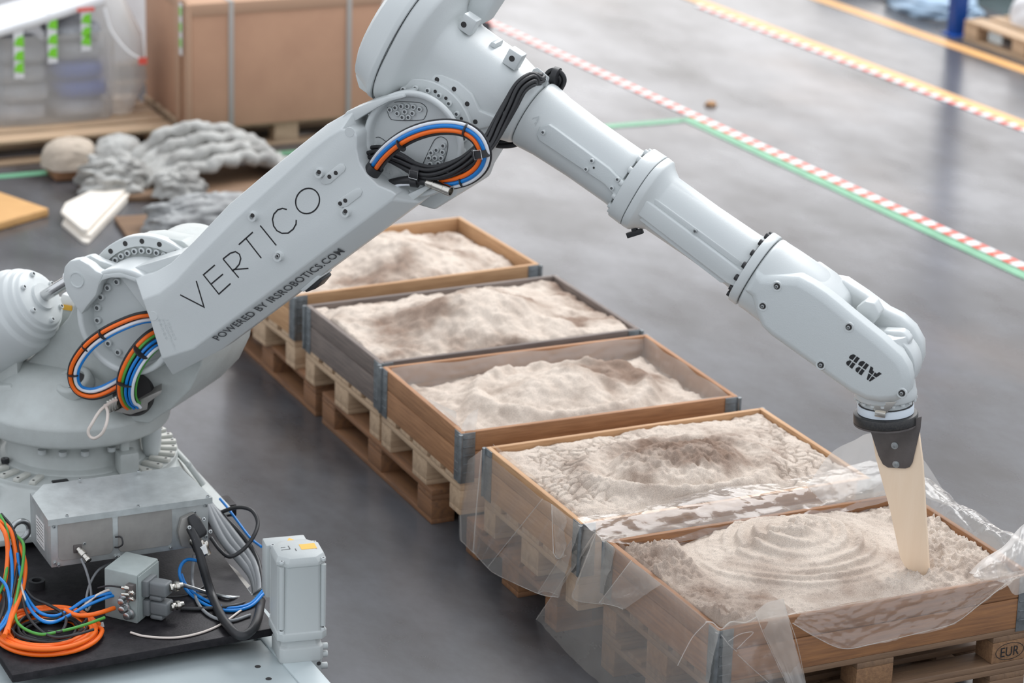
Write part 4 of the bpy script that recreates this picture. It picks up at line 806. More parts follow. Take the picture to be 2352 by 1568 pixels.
def inset(P, d):
    n = len(P); out = []; A = np.array(P)
    for i in range(n):
        a, c, e = A[i-1], A[i], A[(i+1) % n]; t1 = (c-a)/np.linalg.norm(c-a); t2 = (e-c)/np.linalg.norm(e-c); m = np.array([t1[1], -t1[0]])+np.array([t2[1], -t2[0]]); m /= np.linalg.norm(m); out.append(tuple(c+m*d))
    return out
ci = inset(cov, .012); ci2 = inset(cov, .026)
if sum((P[0]-1.55)**2+(P[1])**2 for P in ci) > sum((P[0]-1.55)**2+(P[1])**2 for P in cov): ci = inset(cov, -.012); ci2 = inset(cov, -.026)
b.loft([[UP(u, n, -.075) for u, n in cov], [UP(u, n, -.128) for u, n in cov], [UP(u, n, -.143) for u, n in ci], [UP(u, n, -.150) for u, n in ci2]])
cv = b.build('wrist_cover', 'paint_matt', wr, ang=55, bevel=.004, bang=25)
for q in r8([(462, 440), (358, 585), (990, 740), (785, 1017), (1380, 1225)]):
    b = MB(); b.lathe(PL(*q, -.150), -ey, [(.019, -.004), (.017, .0015), (.0125, .001), (.011, -.003)], 24); b.build('screw_seat', 'paint', cv, ang=60)
    hole(PL(*q, -.1505), -ey, .0085, cv); screw(PL(*q, -.152), -ey, .006, cv, SCREW_S)
# logo on the cover: three heavy letters cut by thin lines, upside down
KL = K(1930, 800, 17.42)
def quadset(polys):
    b = MB()
    for P in polys:
        pts = [PL(*q, -.1508) for q in KL(P)]; b.add(pts, [tuple(range(len(pts)))])
    return b
Lb = [[(345, 385), (365, 320), (420, 260), (500, 235), (560, 240), (630, 295), (490, 470)], [(665, 315), (780, 395), (640, 590), (515, 510)], [(350, 435), (455, 520), (330, 705), (270, 670), (235, 600), (245, 540), (290, 495), (340, 485), (375, 490)], [(495, 545), (610, 620), (470, 820), (355, 730)]]
La = [[(1215, 705), (1320, 780), (1300, 885), (1360, 935), (1275, 1055), (1135, 950)], [(1385, 955), (1460, 1005), (1555, 940), (1660, 1015), (1435, 1165), (1310, 1075)], [(1125, 990), (1255, 1075), (1110, 1275), (1055, 1230)], [(1280, 1105), (1405, 1185), (1190, 1325), (1140, 1290)]]
quadset(Lb+[[(x+370, y+265) for x, y in P] for P in Lb]+La).build('logo', 'ink', cv, smooth=False)
# details inside the fork
b = MB(); uprism(b, [(1.585, .085), (1.60, .125), (1.63, .135), (1.665, .115), (1.665, .07), (1.63, .04)], -.02, .045); b.build('fork_stop', 'paint', wr, bevel=.006)
b = MB(); b.cyl(UP(A5[0], A5[1], 0), ey, .088, -.06, .074, 40); b.cyl(UP(A5[0], A5[1], 0), ey, .105, -.05, .045, 40)
TD = RB(*[0, 0, 0])*0+ex*.08-ez*.9968; TD /= np.linalg.norm(TD); TX = np.cross(ey, TD); A5w = UP(A5[0], A5[1], 0)-ex*.012
b.lathe(A5w, TD, [(.085, -.10), (.092, -.06), (.095, .0), (.098, .05), (.103, .095), (.106, .105), (.106, .128), (.098, .130)], 48)
tilt = b.build('tilt_housing', 'paint', wr, bevel=.006)
b = MB(); uprism(b, [(1.70, .07), (1.76, .11), (1.80, .10), (1.81, .03), (1.74, .02)], -.03, .03); b.build('tilt_motor', 'paint', wr, bevel=.012, seg=3)
for a in np.linspace(0, 2*math.pi, 18, False): screw(A5w+TD*.128+.1*(math.cos(a)*TX+math.sin(a)*ey), TD, .0075, tilt)
b = MB(); b.lathe(A5w, TD, [(.085, .12), (.088, .13), (.088, .152)], 48); b.build('turning_disc', 'paint_matt', wr)
b = MB(); b.lathe(A5w, TD, [(.093, .150), (.0935, .153)], 48); b.build('seal', 'black', wr)
b = MB(); b.lathe(A5w, TD, [(.094, .153), (.096, .155), (.096, .180), (.09, .182)], 48); b.build('adapter_ring', 'white_ring', wr, ang=50)
p = PL(2032, 945, -.10); b = MB(); b.ext([PL(*q, -.102) for q in ((1996, 925), (2060, 922), (2035, 950), (2030, 957), (2015, 957), (2012, 948))], [PL(*q, -.094) for q in ((1996, 925), (2060, 922), (2035, 950), (2030, 957), (2015, 957), (2012, 948))]); b.box(PL(2022, 951, -.104), (.036, .012, .018), [ex, ey, ez]); b.build('sync_bracket', 'nickel', wr, bevel=.001)
# ================================================================ tool held by the flange
FLc = A5w+TD*.182
TOOL = empty('raking_tool', FLc, RYAW, 'pale plywood blade bolted to a dark steel bracket, standing in the sand', 'tool')
b = MB(); b.lathe(A5w, TD, [(.10, .182), (.108, .184), (.110, .188), (.110, .214), (.108, .216)], 56); b.build('coupling_disc', 'blackdisc', TOOL, bevel=.001, ang=50)
b = MB(); b.lathe(A5w, TD, [(.110, .2162), (.110, .2225)], 56); b.build('flange_plate', 'darksteel', TOOL)
BL = .005
bp = [(2000, 990), (2117, 956), (2114, 985), (2096, 1062), (2090, 1072), (2080, 1075), (2040, 1073), (2028, 1065), (2018, 1045)]
b = MB(); lprism(b, [HV(*q, -BL-.004) for q in bp], -BL-.008, -BL); b.build('bracket', 'darksteel', TOOL, bevel=.0015)
bl = [(2004, 1000), (2108, 975), (2119, 1060), (2136, 1298), (2120, 1302), (2095, 1295), (2080, 1280), (2070, 1262), (2045, 1170), (2012, 1050)]
hv = [HV(*q, 0) for q in bl]; hv = [(h, v-(.03 if v < .40 else 0)) for h, v in hv]
b = MB(); lprism(b, hv, -.0045, .0135); b.build('blade', 'blade', TOOL, bevel=.001, ang=30)
for q in ((2055, 1023), (2058, 1066)):
    b = MB(); p = PL(*q, -BL-.008); b.lathe(p, -ey, [(.0125, -.001), (.0125, .0018), (.009, .0018)], 24); b.lathe(p, -ey, [(.0075, .001), (.0075, .008), (.004, .008), (.003, .005), (0, .005)], 6); b.build('bolt', 'steel', TOOL)
# ================================================================ dress-pack cables on the robot
def bundle(name, path, specs, parent, sub=8):
    """path: list of (px,py,l); specs: (material, radius, in-plane offset, l offset)"""
    P = [np.array(PL(px, py, l)) for px, py, l in path]; S = spline(P, sub)
    for mt, r, a, c in specs:
        Q = []
        for i, p in enumerate(S):
            t = S[min(i+1, len(S)-1)]-S[max(i-1, 0)]; t /= np.linalg.norm(t); n = np.cross(t, ey); n /= np.linalg.norm(n)+1e-9; Q.append(p+n*a+ey*c)
        MB().tube(Q, r, 10).build(name, mt, parent, ang=60)
def P3(f, pts): 
    xy = f([(a, b_) for a, b_, _ in pts]); return [(q[0], q[1], l) for q, (_, _, l) in zip(xy, pts)]
# elbow loop
loop = P3(r5, [(130, 1350, -.29), (175, 1270, -.33), (250, 1165, -.385), (350, 1075, -.41), (470, 1005, -.42), (610, 960, -.425), (750, 948, -.425), (870, 968, -.42), (960, 1025, -.41), (1010, 1110, -.40), (1018, 1190, -.385), (985, 1265, -.37), (915, 1325, -.35), (820, 1362, -.33), (700, 1380, -.31)])
bundle('hose', loop, [('white', .0062, .0145, .0), ('blue', .0072, .0025, -.004), ('blue', .005, .004, .010), ('orange', .0082, -.0125, -.004), ('black', .0062, -.025, .006), ('black', .004, .0215, .008)], larm)
# black bundle twisting down from the bracket and back into the arm
blk = P3(r5, [(1430, 590, -.06), (1370, 600, -.12), (1290, 660, -.17), (1220, 780, -.20), (1140, 920, -.23), (1070, 1040, -.27), (990, 1130, -.31), (880, 1215, -.33), (750, 1275, -.335), (620, 1295, -.33), (500, 1260, -.32), (390, 1200, -.31), (270, 1150, -.30), (150, 1155, -.28), (60, 1180, -.25)])
P = [np.array(PL(*q)) for q in blk]; S = spline(P, 8)
for j in range(8):
    Q = []
    for i, p in enumerate(S):
        t = S[min(i+1, len(S)-1)]-S[max(i-1, 0)]; t /= np.linalg.norm(t); n = np.cross(t, ey); n /= np.linalg.norm(n); m = np.cross(n, t); ph = j*math.pi/4+i*.035; w = .017 if j else .003
        Q.append(p+n*w*1.25*math.cos(ph)+m*w*math.sin(ph))
    MB().tube(Q, .0072, 9).build('black_cable', 'black', elb, ang=60)
def wrapband(p, t, r, w, par, mt='black'):
    t = np.array(t)/np.linalg.norm(t); b = MB(); b.lathe(p, t, [(r*.9, -w/2), (r, -w/2), (r, w/2), (r*.9, w/2)], 20); return b.build('cable_strap', mt, par, ang=50)
def band_at(f, x, y, l, dx_, dy_, r, w, par, buckle=False):
    q = f([(x, y), (x+dx_, y+dy_)]); p = PL(*q[0], l); t = PL(*q[1], l)-p; wrapband(p, t, r, w, par)
    if buckle:
        b = MB(); c = p-ey*r; tt = t/np.linalg.norm(t); nn_ = np.cross(tt, ey); P_ = [c+tt*a*.016+nn_*e*.014 for a, e in ((-1, -1), (1, -1), (1, 1), (-1, 1), (-1, -1))]; b.tube(P_, .0014, 6); b.build('strap_buckle', 'chrome', par)
band_at(r5, 190, 1270, -.335, -60, 80, .030, .034, larm); band_at(r5, 1000, 1145, -.385, 10, 60, .034, .026, larm, True); band_at(r5, 515, 1295, -.325, 80, 20, .030, .03, larm, True); band_at(r5, 500, 1360, -.318, 80, 10, .021, .024, larm)
for x, y, dx_, dy_ in ((880, 975, 60, 25), (395, 1090, 60, -40)): band_at(r5, x, y, -.42, dx_, dy_, .0235, .005, larm)
band_at(r5, 850, 1365, -.335, -60, 15, .018, .004, larm)
bundle('cable', P3(r5, [(230, 1420, -.27), (320, 1375, -.29), (430, 1352, -.315), (520, 1352, -.32), (610, 1370, -.325)]), [('black', .015, 0, 0)], larm)
bundle('cable', P3(r5, [(270, 1425, -.28), (340, 1395, -.295), (420, 1378, -.31), (500, 1378, -.31)]), [('white', .006, 0, -.008), ('green', .006, .012, -.004), ('black', .005, .02, 0)], larm)
c0 = PL(*r5([(600, 1368)])[0], -.33); c1 = PL(*r5([(770, 1435)])[0], -.345); d_ = c1-c0; L_ = np.linalg.norm(d_)
b = MB(); b.lathe(c0, d_, [(.014, -.005), (.016, 0), (.016, L_*.22), (.0145, L_*.24), (.0145, L_*.28), (.017, L_*.3), (.017, L_*.7), (.0185, L_*.72), (.0185, L_), (.014, L_), (.013, L_*.8), (0, L_*.8)], 28); b.build('round_connector', 'nickel', larm, ang=30)
# behind the elbow
bundle('cable', [(1040+300*0, 0, 0)] and P3(r5, [(1080, 1080, .05), (1140, 1095, .04), (1230, 1090, .03), (1300, 1065, .04), (1340, 1020, .08)]), [('black', .009, 0, 0), ('black', .008, .016, .0)], elb)
bundle('cable', P3(r5, [(1480, 640, .06), (1520, 570, .06), (1560, 560, .07), (1590, 600, .08), (1550, 680, .1)]), [('black', .009, 0, 0), ('black', .008, .016, .0), ('black', .008, -.015, .0), ('black', .008, .0, .016)], elb)
band_at(r5, 1555, 570, .06, 30, 10, .032, .02, elb)
bundle('cable', P3(r5, [(300, 235, .1), (240, 210, .1), (195, 215, .08), (178, 260, .06), (200, 310, .05), (250, 370, .06)]), [('black', .008, 0, 0), ('black', .006, .014, .0), ('greycable', .006, .024, .0)], elb)
# shoulder loops
la = P3(r1, [(1120, 705, -.26), (1000, 722, -.30), (880, 765, -.33), (760, 825, -.35), (650, 905, -.36), (570, 1000, -.36), (528, 1090, -.355), (528, 1180, -.345), (570, 1245, -.33), (650, 1272, -.31), (740, 1255, -.29), (850, 1200, -.26), (930, 1150, -.24)])
bundle('hose', la, [('orange', .0075, -.006, -.006), ('black', .0065, -.016, 0), ('black', .005, .002, .008), ('white', .0065, .012, -.002), ('blue', .006, .020, .004), ('green', .005, -.010, .012)], larm)
lb = P3(r1, [(1160, 850, -.24), (1080, 900, -.29), (1010, 970, -.32), (950, 1060, -.33), (910, 1160, -.33), (900, 1260, -.31), (920, 1330, -.28), (960, 1370, -.25)])
bundle('hose', lb, [('orange', .008, -.024, 0), ('green', .006, -.012, 0), ('black', .009, -.002, .012), ('blue', .006, .006, -.004), ('black', .007, .016, .008), ('blue', .005, .022, -.004), ('white', .006, .032, 0), ('black', .010, .012, .03), ('black', .008, -.035, .01), ('green', .005, .034, .02)], larm)
for x, y, dx_, dy_ in ((740, 838, -60, 40), (622, 930, -50, 55), (525, 1130, 0, 60)): band_at(r1, x, y, -.355, dx_, dy_, .022, .005, larm)
for x, y, dx_, dy_ in ((1020, 965, -50, 60), (905, 1190, -8, 60)): band_at(r1, x, y, -.32, dx_, dy_, .034, .005, larm)
# ================================================================ carriage and track
PT = .15
tk = empty('linear_track', (-1.5, 0, 0), 0, 'light grey covered floor track under the black carriage plate', 'track')
b = MB(); b.box((-1.52, .35, .03), (.98, 5.2, .06)); b.build('track_bed', 'trackgrey', tk, bevel=.004)
b = MB(); b.box((-1.52, -1.22, .068), (.96, 1.15, .012)); cvp = b.build('cover_plate', 'trackgrey', tk, bevel=.002)
b = MB(); b.box((-.99, .1, .055), (.10, 3.2, .05)); b.build('track_edge', 'trackgrey', tk, bevel=.004)
for px, py in ((592, 1530), (617, 1558)): hole(PZ(px, py, .075), (0, 0, 1), .0085, tk)
ca = empty('carriage_plate', (-1.45, 0, .06), 0, 'black steel carriage plate carrying the robot and its cables', 'steel plate')
b = MB(); b.ext([np.array([x, y, .12]) for x, y in ((-1.968, -.765), (-1.012, -.722), (-.98, -.08), (-.80, .40), (-.80, 1.30), (-1.96, 1.30))], [np.array([x, y, PT]) for x, y in ((-1.968, -.765), (-1.012, -.722), (-.98, -.08), (-.80, .40), (-.80, 1.30), (-1.96, 1.30))]); b.build('top_plate', 'plate', ca, bevel=.003)
b = MB(); b.box((AX[0], AX[1], .1625), (.86, .86, .025)); b.build('riser', 'plate', ca, bevel=.004)
b = MB(); b.box((-1.5, .2, .09), (.80, 1.6, .06)); b.build('under_frame', 'plate', ca)
b = MB(); b.box((-.80, .43, .13), (.06, .10, .05)); b.box((-.83, .40, .16), (.04, .03, .03)); b.build('end_stop', 'plate', ca, bevel=.004)
b = MB(); p = PZ(85, 1358, .135); b.lathe(np.array([p[0], p[1], PT]), (0, 0, 1), [(.03, 0), (.03, .03), (.018, .03), (.016, .012), (0, .012)], 24); b.build('socket_screw', 'black', ca)
b = MB(); b.ext([PZ(px, py, .125) for px, py in ((470, 1250), (545, 1310), (575, 1345), (545, 1370), (470, 1350))], [PZ(px, py, .13) for px, py in ((470, 1250), (545, 1310), (575, 1345), (545, 1370), (470, 1350))]); b.build('cable_sheet', 'alu', ca)
# ---- galvanised terminal box
GB = empty('terminal_box', (-1.385, -.14, .28), 0, 'galvanised sheet metal terminal box with two grey panels below the robot', 'terminal box')
x0_, x1_, yf, yb, z0_, z1_ = -1.680, -1.098, -.245, .02, .284, .468
b = MB(); b.box(((x0_+x1_)/2, (yf+yb)/2, (z0_+z1_)/2), (x1_-x0_, yb-yf, z1_-z0_)); gbb = b.build('casing', 'galv', GB, bevel=.002)
b = MB(); o = .012
lid = [(x0_-o, yf-o, z1_+.001), (x1_+o, yf-o, z1_+.001), (x1_-.02, yb, z1_+.022), (x0_+.05, yb, z1_+.022), (x0_-o, yb-.075, z1_+.015)]
b.ext([np.array(p) for p in lid], [np.array(p)+np.array([0, 0, .003]) for p in lid]); b.ext([np.array(p)-np.array([0, 0, .02]) for p in lid], [np.array(p) for p in lid]); b.build('lid', 'galv', GB, smooth=False)
def fpan(x0, x1): 
    b = MB(); r = .02; P = []
    for cx, cz, a0 in ((x1-r, z1_-.012-r, 0), (x0+r, z1_-.012-r, 90), (x0+r, z0_+.022+r, 180), (x1-r, z0_+.022+r, 270)):
        for k in np.linspace(0, 90, 5): P.append((cx+r*math.cos(math.radians(a0+k)), cz+r*math.sin(math.radians(a0+k))))
    b.ext([np.array([x, yf-.0002, z]) for x, z in P], [np.array([x, yf-.0025, z]) for x, z in P]); return b.build('panel', 'alu', GB, bevel=.0006, smooth=False)
fpan(-1.655, -1.455); fpan(-1.435, -1.235)
for x, z in ((-1.668, .44), (-1.668, .30), (-1.655, .291), (-1.445, .291), (-1.432, .291), (-1.24, .295), (-1.108, .44), (-1.108, .32), (-1.15, .42), (-1.135, .39), (-1.56, .36)):
    screw((x, yf, z), (0, -1, 0), .0062, GB, SCREW_S)
for x, y in ((-1.62, yf-.002), (-1.10, yf-.002), (-1.36, yf-.004), (-1.50, yb-.02), (-1.28, yb-.02)): screw((x, y, z1_+.003+(.028 if y > -.1 else 0)), (0, 0, 1), .0062, GB, SCREW_S)
b = MB(); b.box((x0_-.0008, -.11, .365), (.0012, .10, .10)); b.build('rating_label', 'label', GB)
b = MB()
for i in range(6): b.box((x0_-.0017, -.11, .405-i*.012), (.0008, .085, .0018))
b.box((x0_-.0017, -.11, .326), (.0008, .085, .0012)); b.build('label_print', 'ink', GB)
cable('cable_tie', [np.array([-1.447, yf-.006, .37]), np.array([-1.43, yf-.02, .372]), np.array([-1.428, yf-.03, .35]), np.array([-1.44, yf-.02, .335]), np.array([-1.449, yf-.006, .33])], .003, 'black', GB)
b = MB(); b.box((-1.585, yf-.004, .345), (.03, .006, .03)); b.build('socket_plate', 'darksteel', GB, bevel=.001)
cs = np.array([-1.583, yf-.006, .345]); cdn = np.array([.35, -.75, -.45]); cdn /= np.linalg.norm(cdn)
b = MB(); b.lathe(cs, cdn, [(.010, 0), (.010, .012), (.013, .014), (.013, .034), (.010, .036), (.010, .05), (.012, .052), (.012, .062), (.006, .064)], 20); b.build('plug', 'nickel', GB, ang=30)
# heavy connector block on the right of the box
b = MB(); P = [(-1.205, .30), (-1.155, .285), (-1.130, .31), (-1.130, .40), (-1.16, .425), (-1.205, .41), (-1.218, .36)]
b.ext([np.array([x, yf, z]) for x, z in P], [np.array([x, yf-.022, z]) for x, z in P]); b.build('connector_base', 'alu', GB, bevel=.004)
h0 = np.array([-1.175, yf-.035, .425]); hd = np.array([.33, -.35, -.78]); hd /= np.linalg.norm(hd); hx = np.cross(hd, [0, -1, .2]); hx /= np.linalg.norm(hx); hy = np.cross(hd, hx)
b = MB(); b.loft([[h0+hd*t+hx*w*math.cos(k)**1+hy*d*math.sin(k) for k in np.linspace(math.pi/4, 2.25*math.pi, 4, False)] for t, w, d in ((0, .022, .018), (.025, .031, .026), (.075, .031, .03), (.088, .024, .024))]); b.build('connector_hood', 'black', GB, bevel=.008, seg=3)
for k in range(3):
    b = MB(); b.lathe(h0+np.array([.002+.02*k, -.01-.01*(k == 1), -.085-.01*k]), np.array([.25, -.3, -.9]), [(.015, 0), (.017, .005), (.017, .02), (.014, .025), (.013, .05)], 18); b.build('cable_gland', 'nickel', GB, ang=40)
for k in range(4): screw(h0+hd*(.02+.05*(k//2))+hx*(.03 if k % 2 else -.03)+np.array([0, -.03, 0]), (-.1, -1, .3), .007, GB, SCREW_S)
def wcable(name, pts, r, mt, label, group=None, plane=PZ, cat='cable', parent=None, sub=8):
    W3 = [plane(px, py, q) for px, py, q in pts]; W4 = []
    for p, (px, py, q) in zip(W3, pts):
        zm = PT+r+.001
        if 'cc0' in globals():
            p_ = PZ(px, py, zm+.05)
            if np.hypot(p_[0]-cc0[0], p_[1]-cc0[1]) < .20: zm += .05
        W4.append(PZ(px, py, zm) if p[2] < zm and p[0] < -1.0 and p[1] > -.85 else p)
    W3 = W4
    o = cable(name, W3, r, mt, parent, sub=sub)
    if label: tag(o, label, cat, group)
    return o
wcable('power_cable', [(437, 1212, -.30), (452, 1245, -.34), (466, 1300, -.38), (488, 1370, -.42), (515, 1425, -.47), (548, 1458, -.52), (575, 1450, -.53), (592, 1420, -.50), (600, 1380, -.45)], .0165, 'black', 'thick black power cable curving down from the hooded connector', plane=PY)
b = MB(); wrapband(PY(464, 1262, -.352), PY(470, 1285, -.36)-PY(464, 1262, -.352), .0178, .03, bpy.data.objects['power_cable'], 'label')
wcable('sensor_cable', [(186, 1282, -.28), (198, 1310, -.30), (208, 1350, -.32), (209, 1385, -.34), (200, 1402, -.35), (197, 1385, -.34), (205, 1345, -.30), (225, 1310, -.24), (255, 1292, -.18)], .0045, 'greycable', 'thin grey sensor cable looping below the terminal box plug', plane=PY)
# ---- small junction box
JB = empty('junction_box', (-1.45, -.42, PT), math.radians(-50), 'small grey metal junction box with heavy plugs on the black plate', 'junction box')
o0 = np.array([-1.455, -.525, PT]); d0 = np.array([-math.cos(math.radians(50)), math.sin(math.radians(50)), 0])*.135; d1 = np.array([math.cos(math.radians(45)), math.sin(math.radians(45)), 0])*.165; dz = np.array([0, 0, .185])
b = MB(); b.ext([o0, o0+d1, o0+d1+d0, o0+d0], [o0+dz, o0+d1+dz, o0+d1+d0+dz, o0+d0+dz]); jb = b.build('casing', 'jbox', JB, bevel=.006)
u0, u1 = d0/np.linalg.norm(d0), d1/np.linalg.norm(d1); nF = np.cross(u0, ez); nF = nF if nF@(CAM-o0) > 0 else -nF; nR = np.cross(u1, ez); nR = nR if nR@(CAM-o0) > 0 else -nR
b = MB(); b.box(o0+d1*.5+dz*.5+nR*.002, (.155, .004, .17), [u1, nR, ez]); b.build('side_lid', 'jbox', JB, bevel=.002)
for (t_, z_) in ((.38, .125), (.42, .05)):
    c = o0+d1*t_+ez*z_+nR*.004
    b = MB(); b.box(c+nR*.012, (.075, .024, .06), [u1, nR, ez]); b.build('connector_flange', 'conn', JB, bevel=.004)
    b = MB(); b.box(c+nR*.055, (.055, .07, .05), [u1, nR, ez]); b.box(c+nR*.045-ez*.035, (.05, .05, .02), [u1, nR, ez]); b.build('plug_hood', 'conn', JB, bevel=.008, seg=3)
    b = MB(); b.lathe(c+nR*.09+ez*.005, nR*.6+u1*.8, [(.013, 0), (.016, .006), (.012, .012), (.012, .02), (.017, .022), (.017, .034), (.012, .036), (.010, .05)], 18); b.build('cable_gland', 'nickel', JB, ang=40)
c = o0+d0*.12+ez*.125+nF*.003; b = MB(); b.box(c+nF*.012, (.03, .024, .06), [u0, nF, ez]); b.build('latch_block', 'darksteel', JB, bevel=.003)
for k in range(4):
    b = MB(); b.lathe(c+ez*(.018-.012*k)+nF*.02, -u0*(1 if k % 2 else -1)+nF*.4, [(.006, 0), (.008, .004), (.008, .016), (.006, .018), (.005, .028)], 12); b.build('brass_gland', 'nickel', JB, ang=40)
for t_, z_ in ((.36, .085), (.34, .055), (.20, .035)):
    b = MB(); b.lathe(o0+d0*t_+ez*z_+nF*.0, nF, [(.02, 0), (.02, .008), (.013, .01), (.013, .03), (.010, .032)], 20); b.build('socket', 'steel', JB, ang=40)
# ---- travel drive motor with gearbox
MT = empty('drive_motor', (-.955, -.76, .02), math.radians(-8), 'grey servo motor standing on a gearbox beside the black plate', 'motor')
mc = np.array([-.963, -.80, 0]); ca_, sa_ = math.cos(math.radians(-8)), math.sin(math.radians(-8)); m0, m1 = np.array([ca_, sa_, 0]), np.array([-sa_, ca_, 0])
def mring(hw, ch, z): 
    P = [(hw, hw-ch), (hw-ch, hw), (-hw+ch, hw), (-hw, hw-ch), (-hw, -hw+ch), (-hw+ch, -hw), (hw-ch, -hw), (hw, -hw+ch)]
    return [mc+m0*a+m1*b_+ez*z*1.0 for a, b_ in P]
b = MB(); b.loft([mring(.088, .02, .165), mring(.088, .02, .192), mring(.084, .028, .195), mring(.084, .032, .44), mring(.087, .034, .442), mring(.087, .034, .455), mring(.080, .036, .472), mring(.055, .03, .478)]); mo = b.build('motor_body', 'motor', MT, bevel=.003)
for sx, sy in ((1, 1), (1, -1), (-1, 1), (-1, -1)):
    b = MB(); q = mc+m0*.073*sx+m1*.073*sy; b.cyl(q, ez, .010, .21, .44, 14); b.build('tie_rod', 'motor', MT); screw(q+ez*.192, (0, 0, 1), .010, MT); screw(q+ez*.455, (0, 0, 1), .008, MT)
b = MB(); b.loft([mring(.066, .01, .01), mring(.072, .012, .02), mring(.074, .012, .075), mring(.078, .014, .08), mring(.078, .014, .13), mring(.070, .02, .138), mring(.068, .02, .165)]); b.build('gearbox', 'motor', MT, bevel=.005)
for z in (.045, .09, .12): b = MB(); b.cyl(mc+m0*.078-m1*.05+ez*z, m0, .012, -.01, .018, 14); b.build('grease_plug', 'motor', MT, bevel=.002)
for sx, z in ((.06, .066), (-.0, .066)): hole(mc+m0*sx-m1*.0745+ez*z, -m1, .006, MT)
b = MB(); q = mc-m0*.02+m1*.115; b.box(q+ez*.36, (.15, .07, .20), [m0, m1, ez]); b.build('terminal_cover', 'motor', MT, bevel=.006)
tq = mc+ez*.4785+m0*.035+m1*.0; b = MB(); b.box(tq, (.055, .045, .001), [m0, m1, ez]); b.build('warning_label', 'yellow', MT)
b = MB(); b.ext([q+ez*.4606+m0*.0-m1*.02, q+ez*.4606+m0*.035-m1*.02, q+ez*.4606+m0*.017+m1*.012], [q+ez*.4613+m0*.0-m1*.02, q+ez*.4613+m0*.035-m1*.02, q+ez*.4613+m0*.017+m1*.012]); b.build('warning_label', 'yellow', MT)
b = MB()
for a, e, w, h in ((-.045, -.01, .03, .004), (-.03, .005, .004, .03), (-.012, -.02, .004, .02), (-.05, .01, .016, .003)): b.box(mc+ez*.4782+m0*a+m1*e, (w, h, .0006), [m0, m1, ez])
b.build('arrow_print', 'ink2', MT)
# ---- loose cables on the plate
cc0 = PZ(110, 1462, PT)
for i in range(9):
    R0 = .172-.012*(i % 5)+.003*RNG.randn(); z = PT+.012+.0165*(i//5)+.004*(i % 5 == 0); ph = RNG.rand()*6
    if i == 0: coil = []
    coil += [np.array([cc0[0]+(R0+.006*math.sin(a*2+ph))*math.cos(a)+.004*math.sin(ph), cc0[1]+(R0*1.0+.006*math.cos(a*3+ph))*math.sin(a), z+.004*math.sin(a*2+ph)]) for a in np.linspace(0, 2*math.pi, 25)[:-1]]
o = MB().tube(spline(coil, 3), .0082, 9).build('cable_coil', 'orange', None, ang=60); tag(o, 'coil of bright orange cable lying on the black plate', 'cable')
coil = []
for i in range(6):
    R0 = .125-.012*(i % 4); z = PT+.010+.012*(i//2); ph = RNG.rand()*6
    coil += [np.array([cc0[0]+.01+(R0+.008*math.sin(a*2+ph))*math.cos(a), cc0[1]+.005+(R0)*math.sin(a), z+.006*math.sin(a*2+ph)]) for a in np.linspace(0, 2*math.pi, 25)[:-1]]
o = MB().tube(spline(coil, 3), .0058, 8).build('cable_coil', 'black', None, ang=60); tag(o, 'coil of thin black cable inside the orange coil', 'cable')
b = MB(); tq = PZ(27, 1468, PT+.02); bt = [tq+np.array([.02*math.sin(a)*.3-.012*math.sin(a), .034*math.sin(a)*.6, .034*math.cos(a)+.006]) for a in np.linspace(0, 2*math.pi, 17)]; b.tube(bt, .002, 6); o = b.build('cable_tie', 'black'); tag(o, 'black cable tie around the orange coil', 'cable tie')
g = 'cables hanging beside the terminal box'
def hang(mt, r, pts, label): return wcable(mt.replace('greycable', 'grey')+'_cable', pts, r, mt, label, g, PY)
hang('orange', .0085, [(-8, 1195, -.02), (12, 1225, -.10), (18, 1270, -.14), (12, 1330, -.20), (0, 1370, -.25), (-14, 1400, -.3)], 'outermost orange cable of the bundle hanging beside the terminal box')
hang('orange', .0085, [(-10, 1190, .0), (22, 1215, -.06), (34, 1260, -.12), (38, 1310, -.18), (36, 1370, -.26), (24, 1420, -.34), (18, 1450, -.42)], 'orange cable between the green wires of the bundle beside the terminal box')
hang('orange', .0085, [(28, 1225, -.05), (48, 1260, -.12), (58, 1300, -.18), (52, 1350, -.25), (36, 1395, -.33), (20, 1435, -.40), (10, 1460, -.46)], 'orange cable of the hanging bundle passing closest to the terminal box')
hang('green', .0055, [(0, 1182, .0), (16, 1215, -.06), (20, 1270, -.13), (10, 1335, -.22), (-6, 1370, -.27)], 'short green wire disappearing behind the hanging orange cables')
hang('green', .0055, [(36, 1228, -.06), (54, 1250, -.14), (52, 1300, -.20), (42, 1350, -.27), (34, 1400, -.35), (45, 1435, -.42), (90, 1456, -.47), (140, 1449, -.48), (190, 1436, -.48), (240, 1418, -.47)], 'green earth wire swinging over the coil to the junction box')
hang('blue', .006, [(-6, 1200, -.03), (14, 1230, -.08), (26, 1280, -.16), (28, 1340, -.23), (24, 1390, -.30), (12, 1420, -.36), (-8, 1450, -.42)], 'blue air hose hanging in the bundle and leaving sideways')
hang('blue', .006, [(-8, 1320, -.2), (14, 1345, -.26), (22, 1385, -.33), (16, 1425, -.40), (-6, 1452, -.45)], 'blue air hose bowed in front of the hanging bundle')
hang('blue', .006, [(40, 1270, -.14), (46, 1320, -.2), (62, 1370, -.28), (90, 1405, -.36), (125, 1414, -.42), (160, 1400, -.44), (200, 1375, -.44), (250, 1362, -.44), (282, 1358, -.44)], 'upper blue air hose swinging across to the junction box')
hang('blue', .006, [(44, 1300, -.18), (55, 1365, -.28), (80, 1412, -.38), (115, 1430, -.43), (160, 1412, -.45), (205, 1388, -.45), (250, 1370, -.45), (282, 1364, -.44)], 'lower blue air hose swinging across to the junction box')
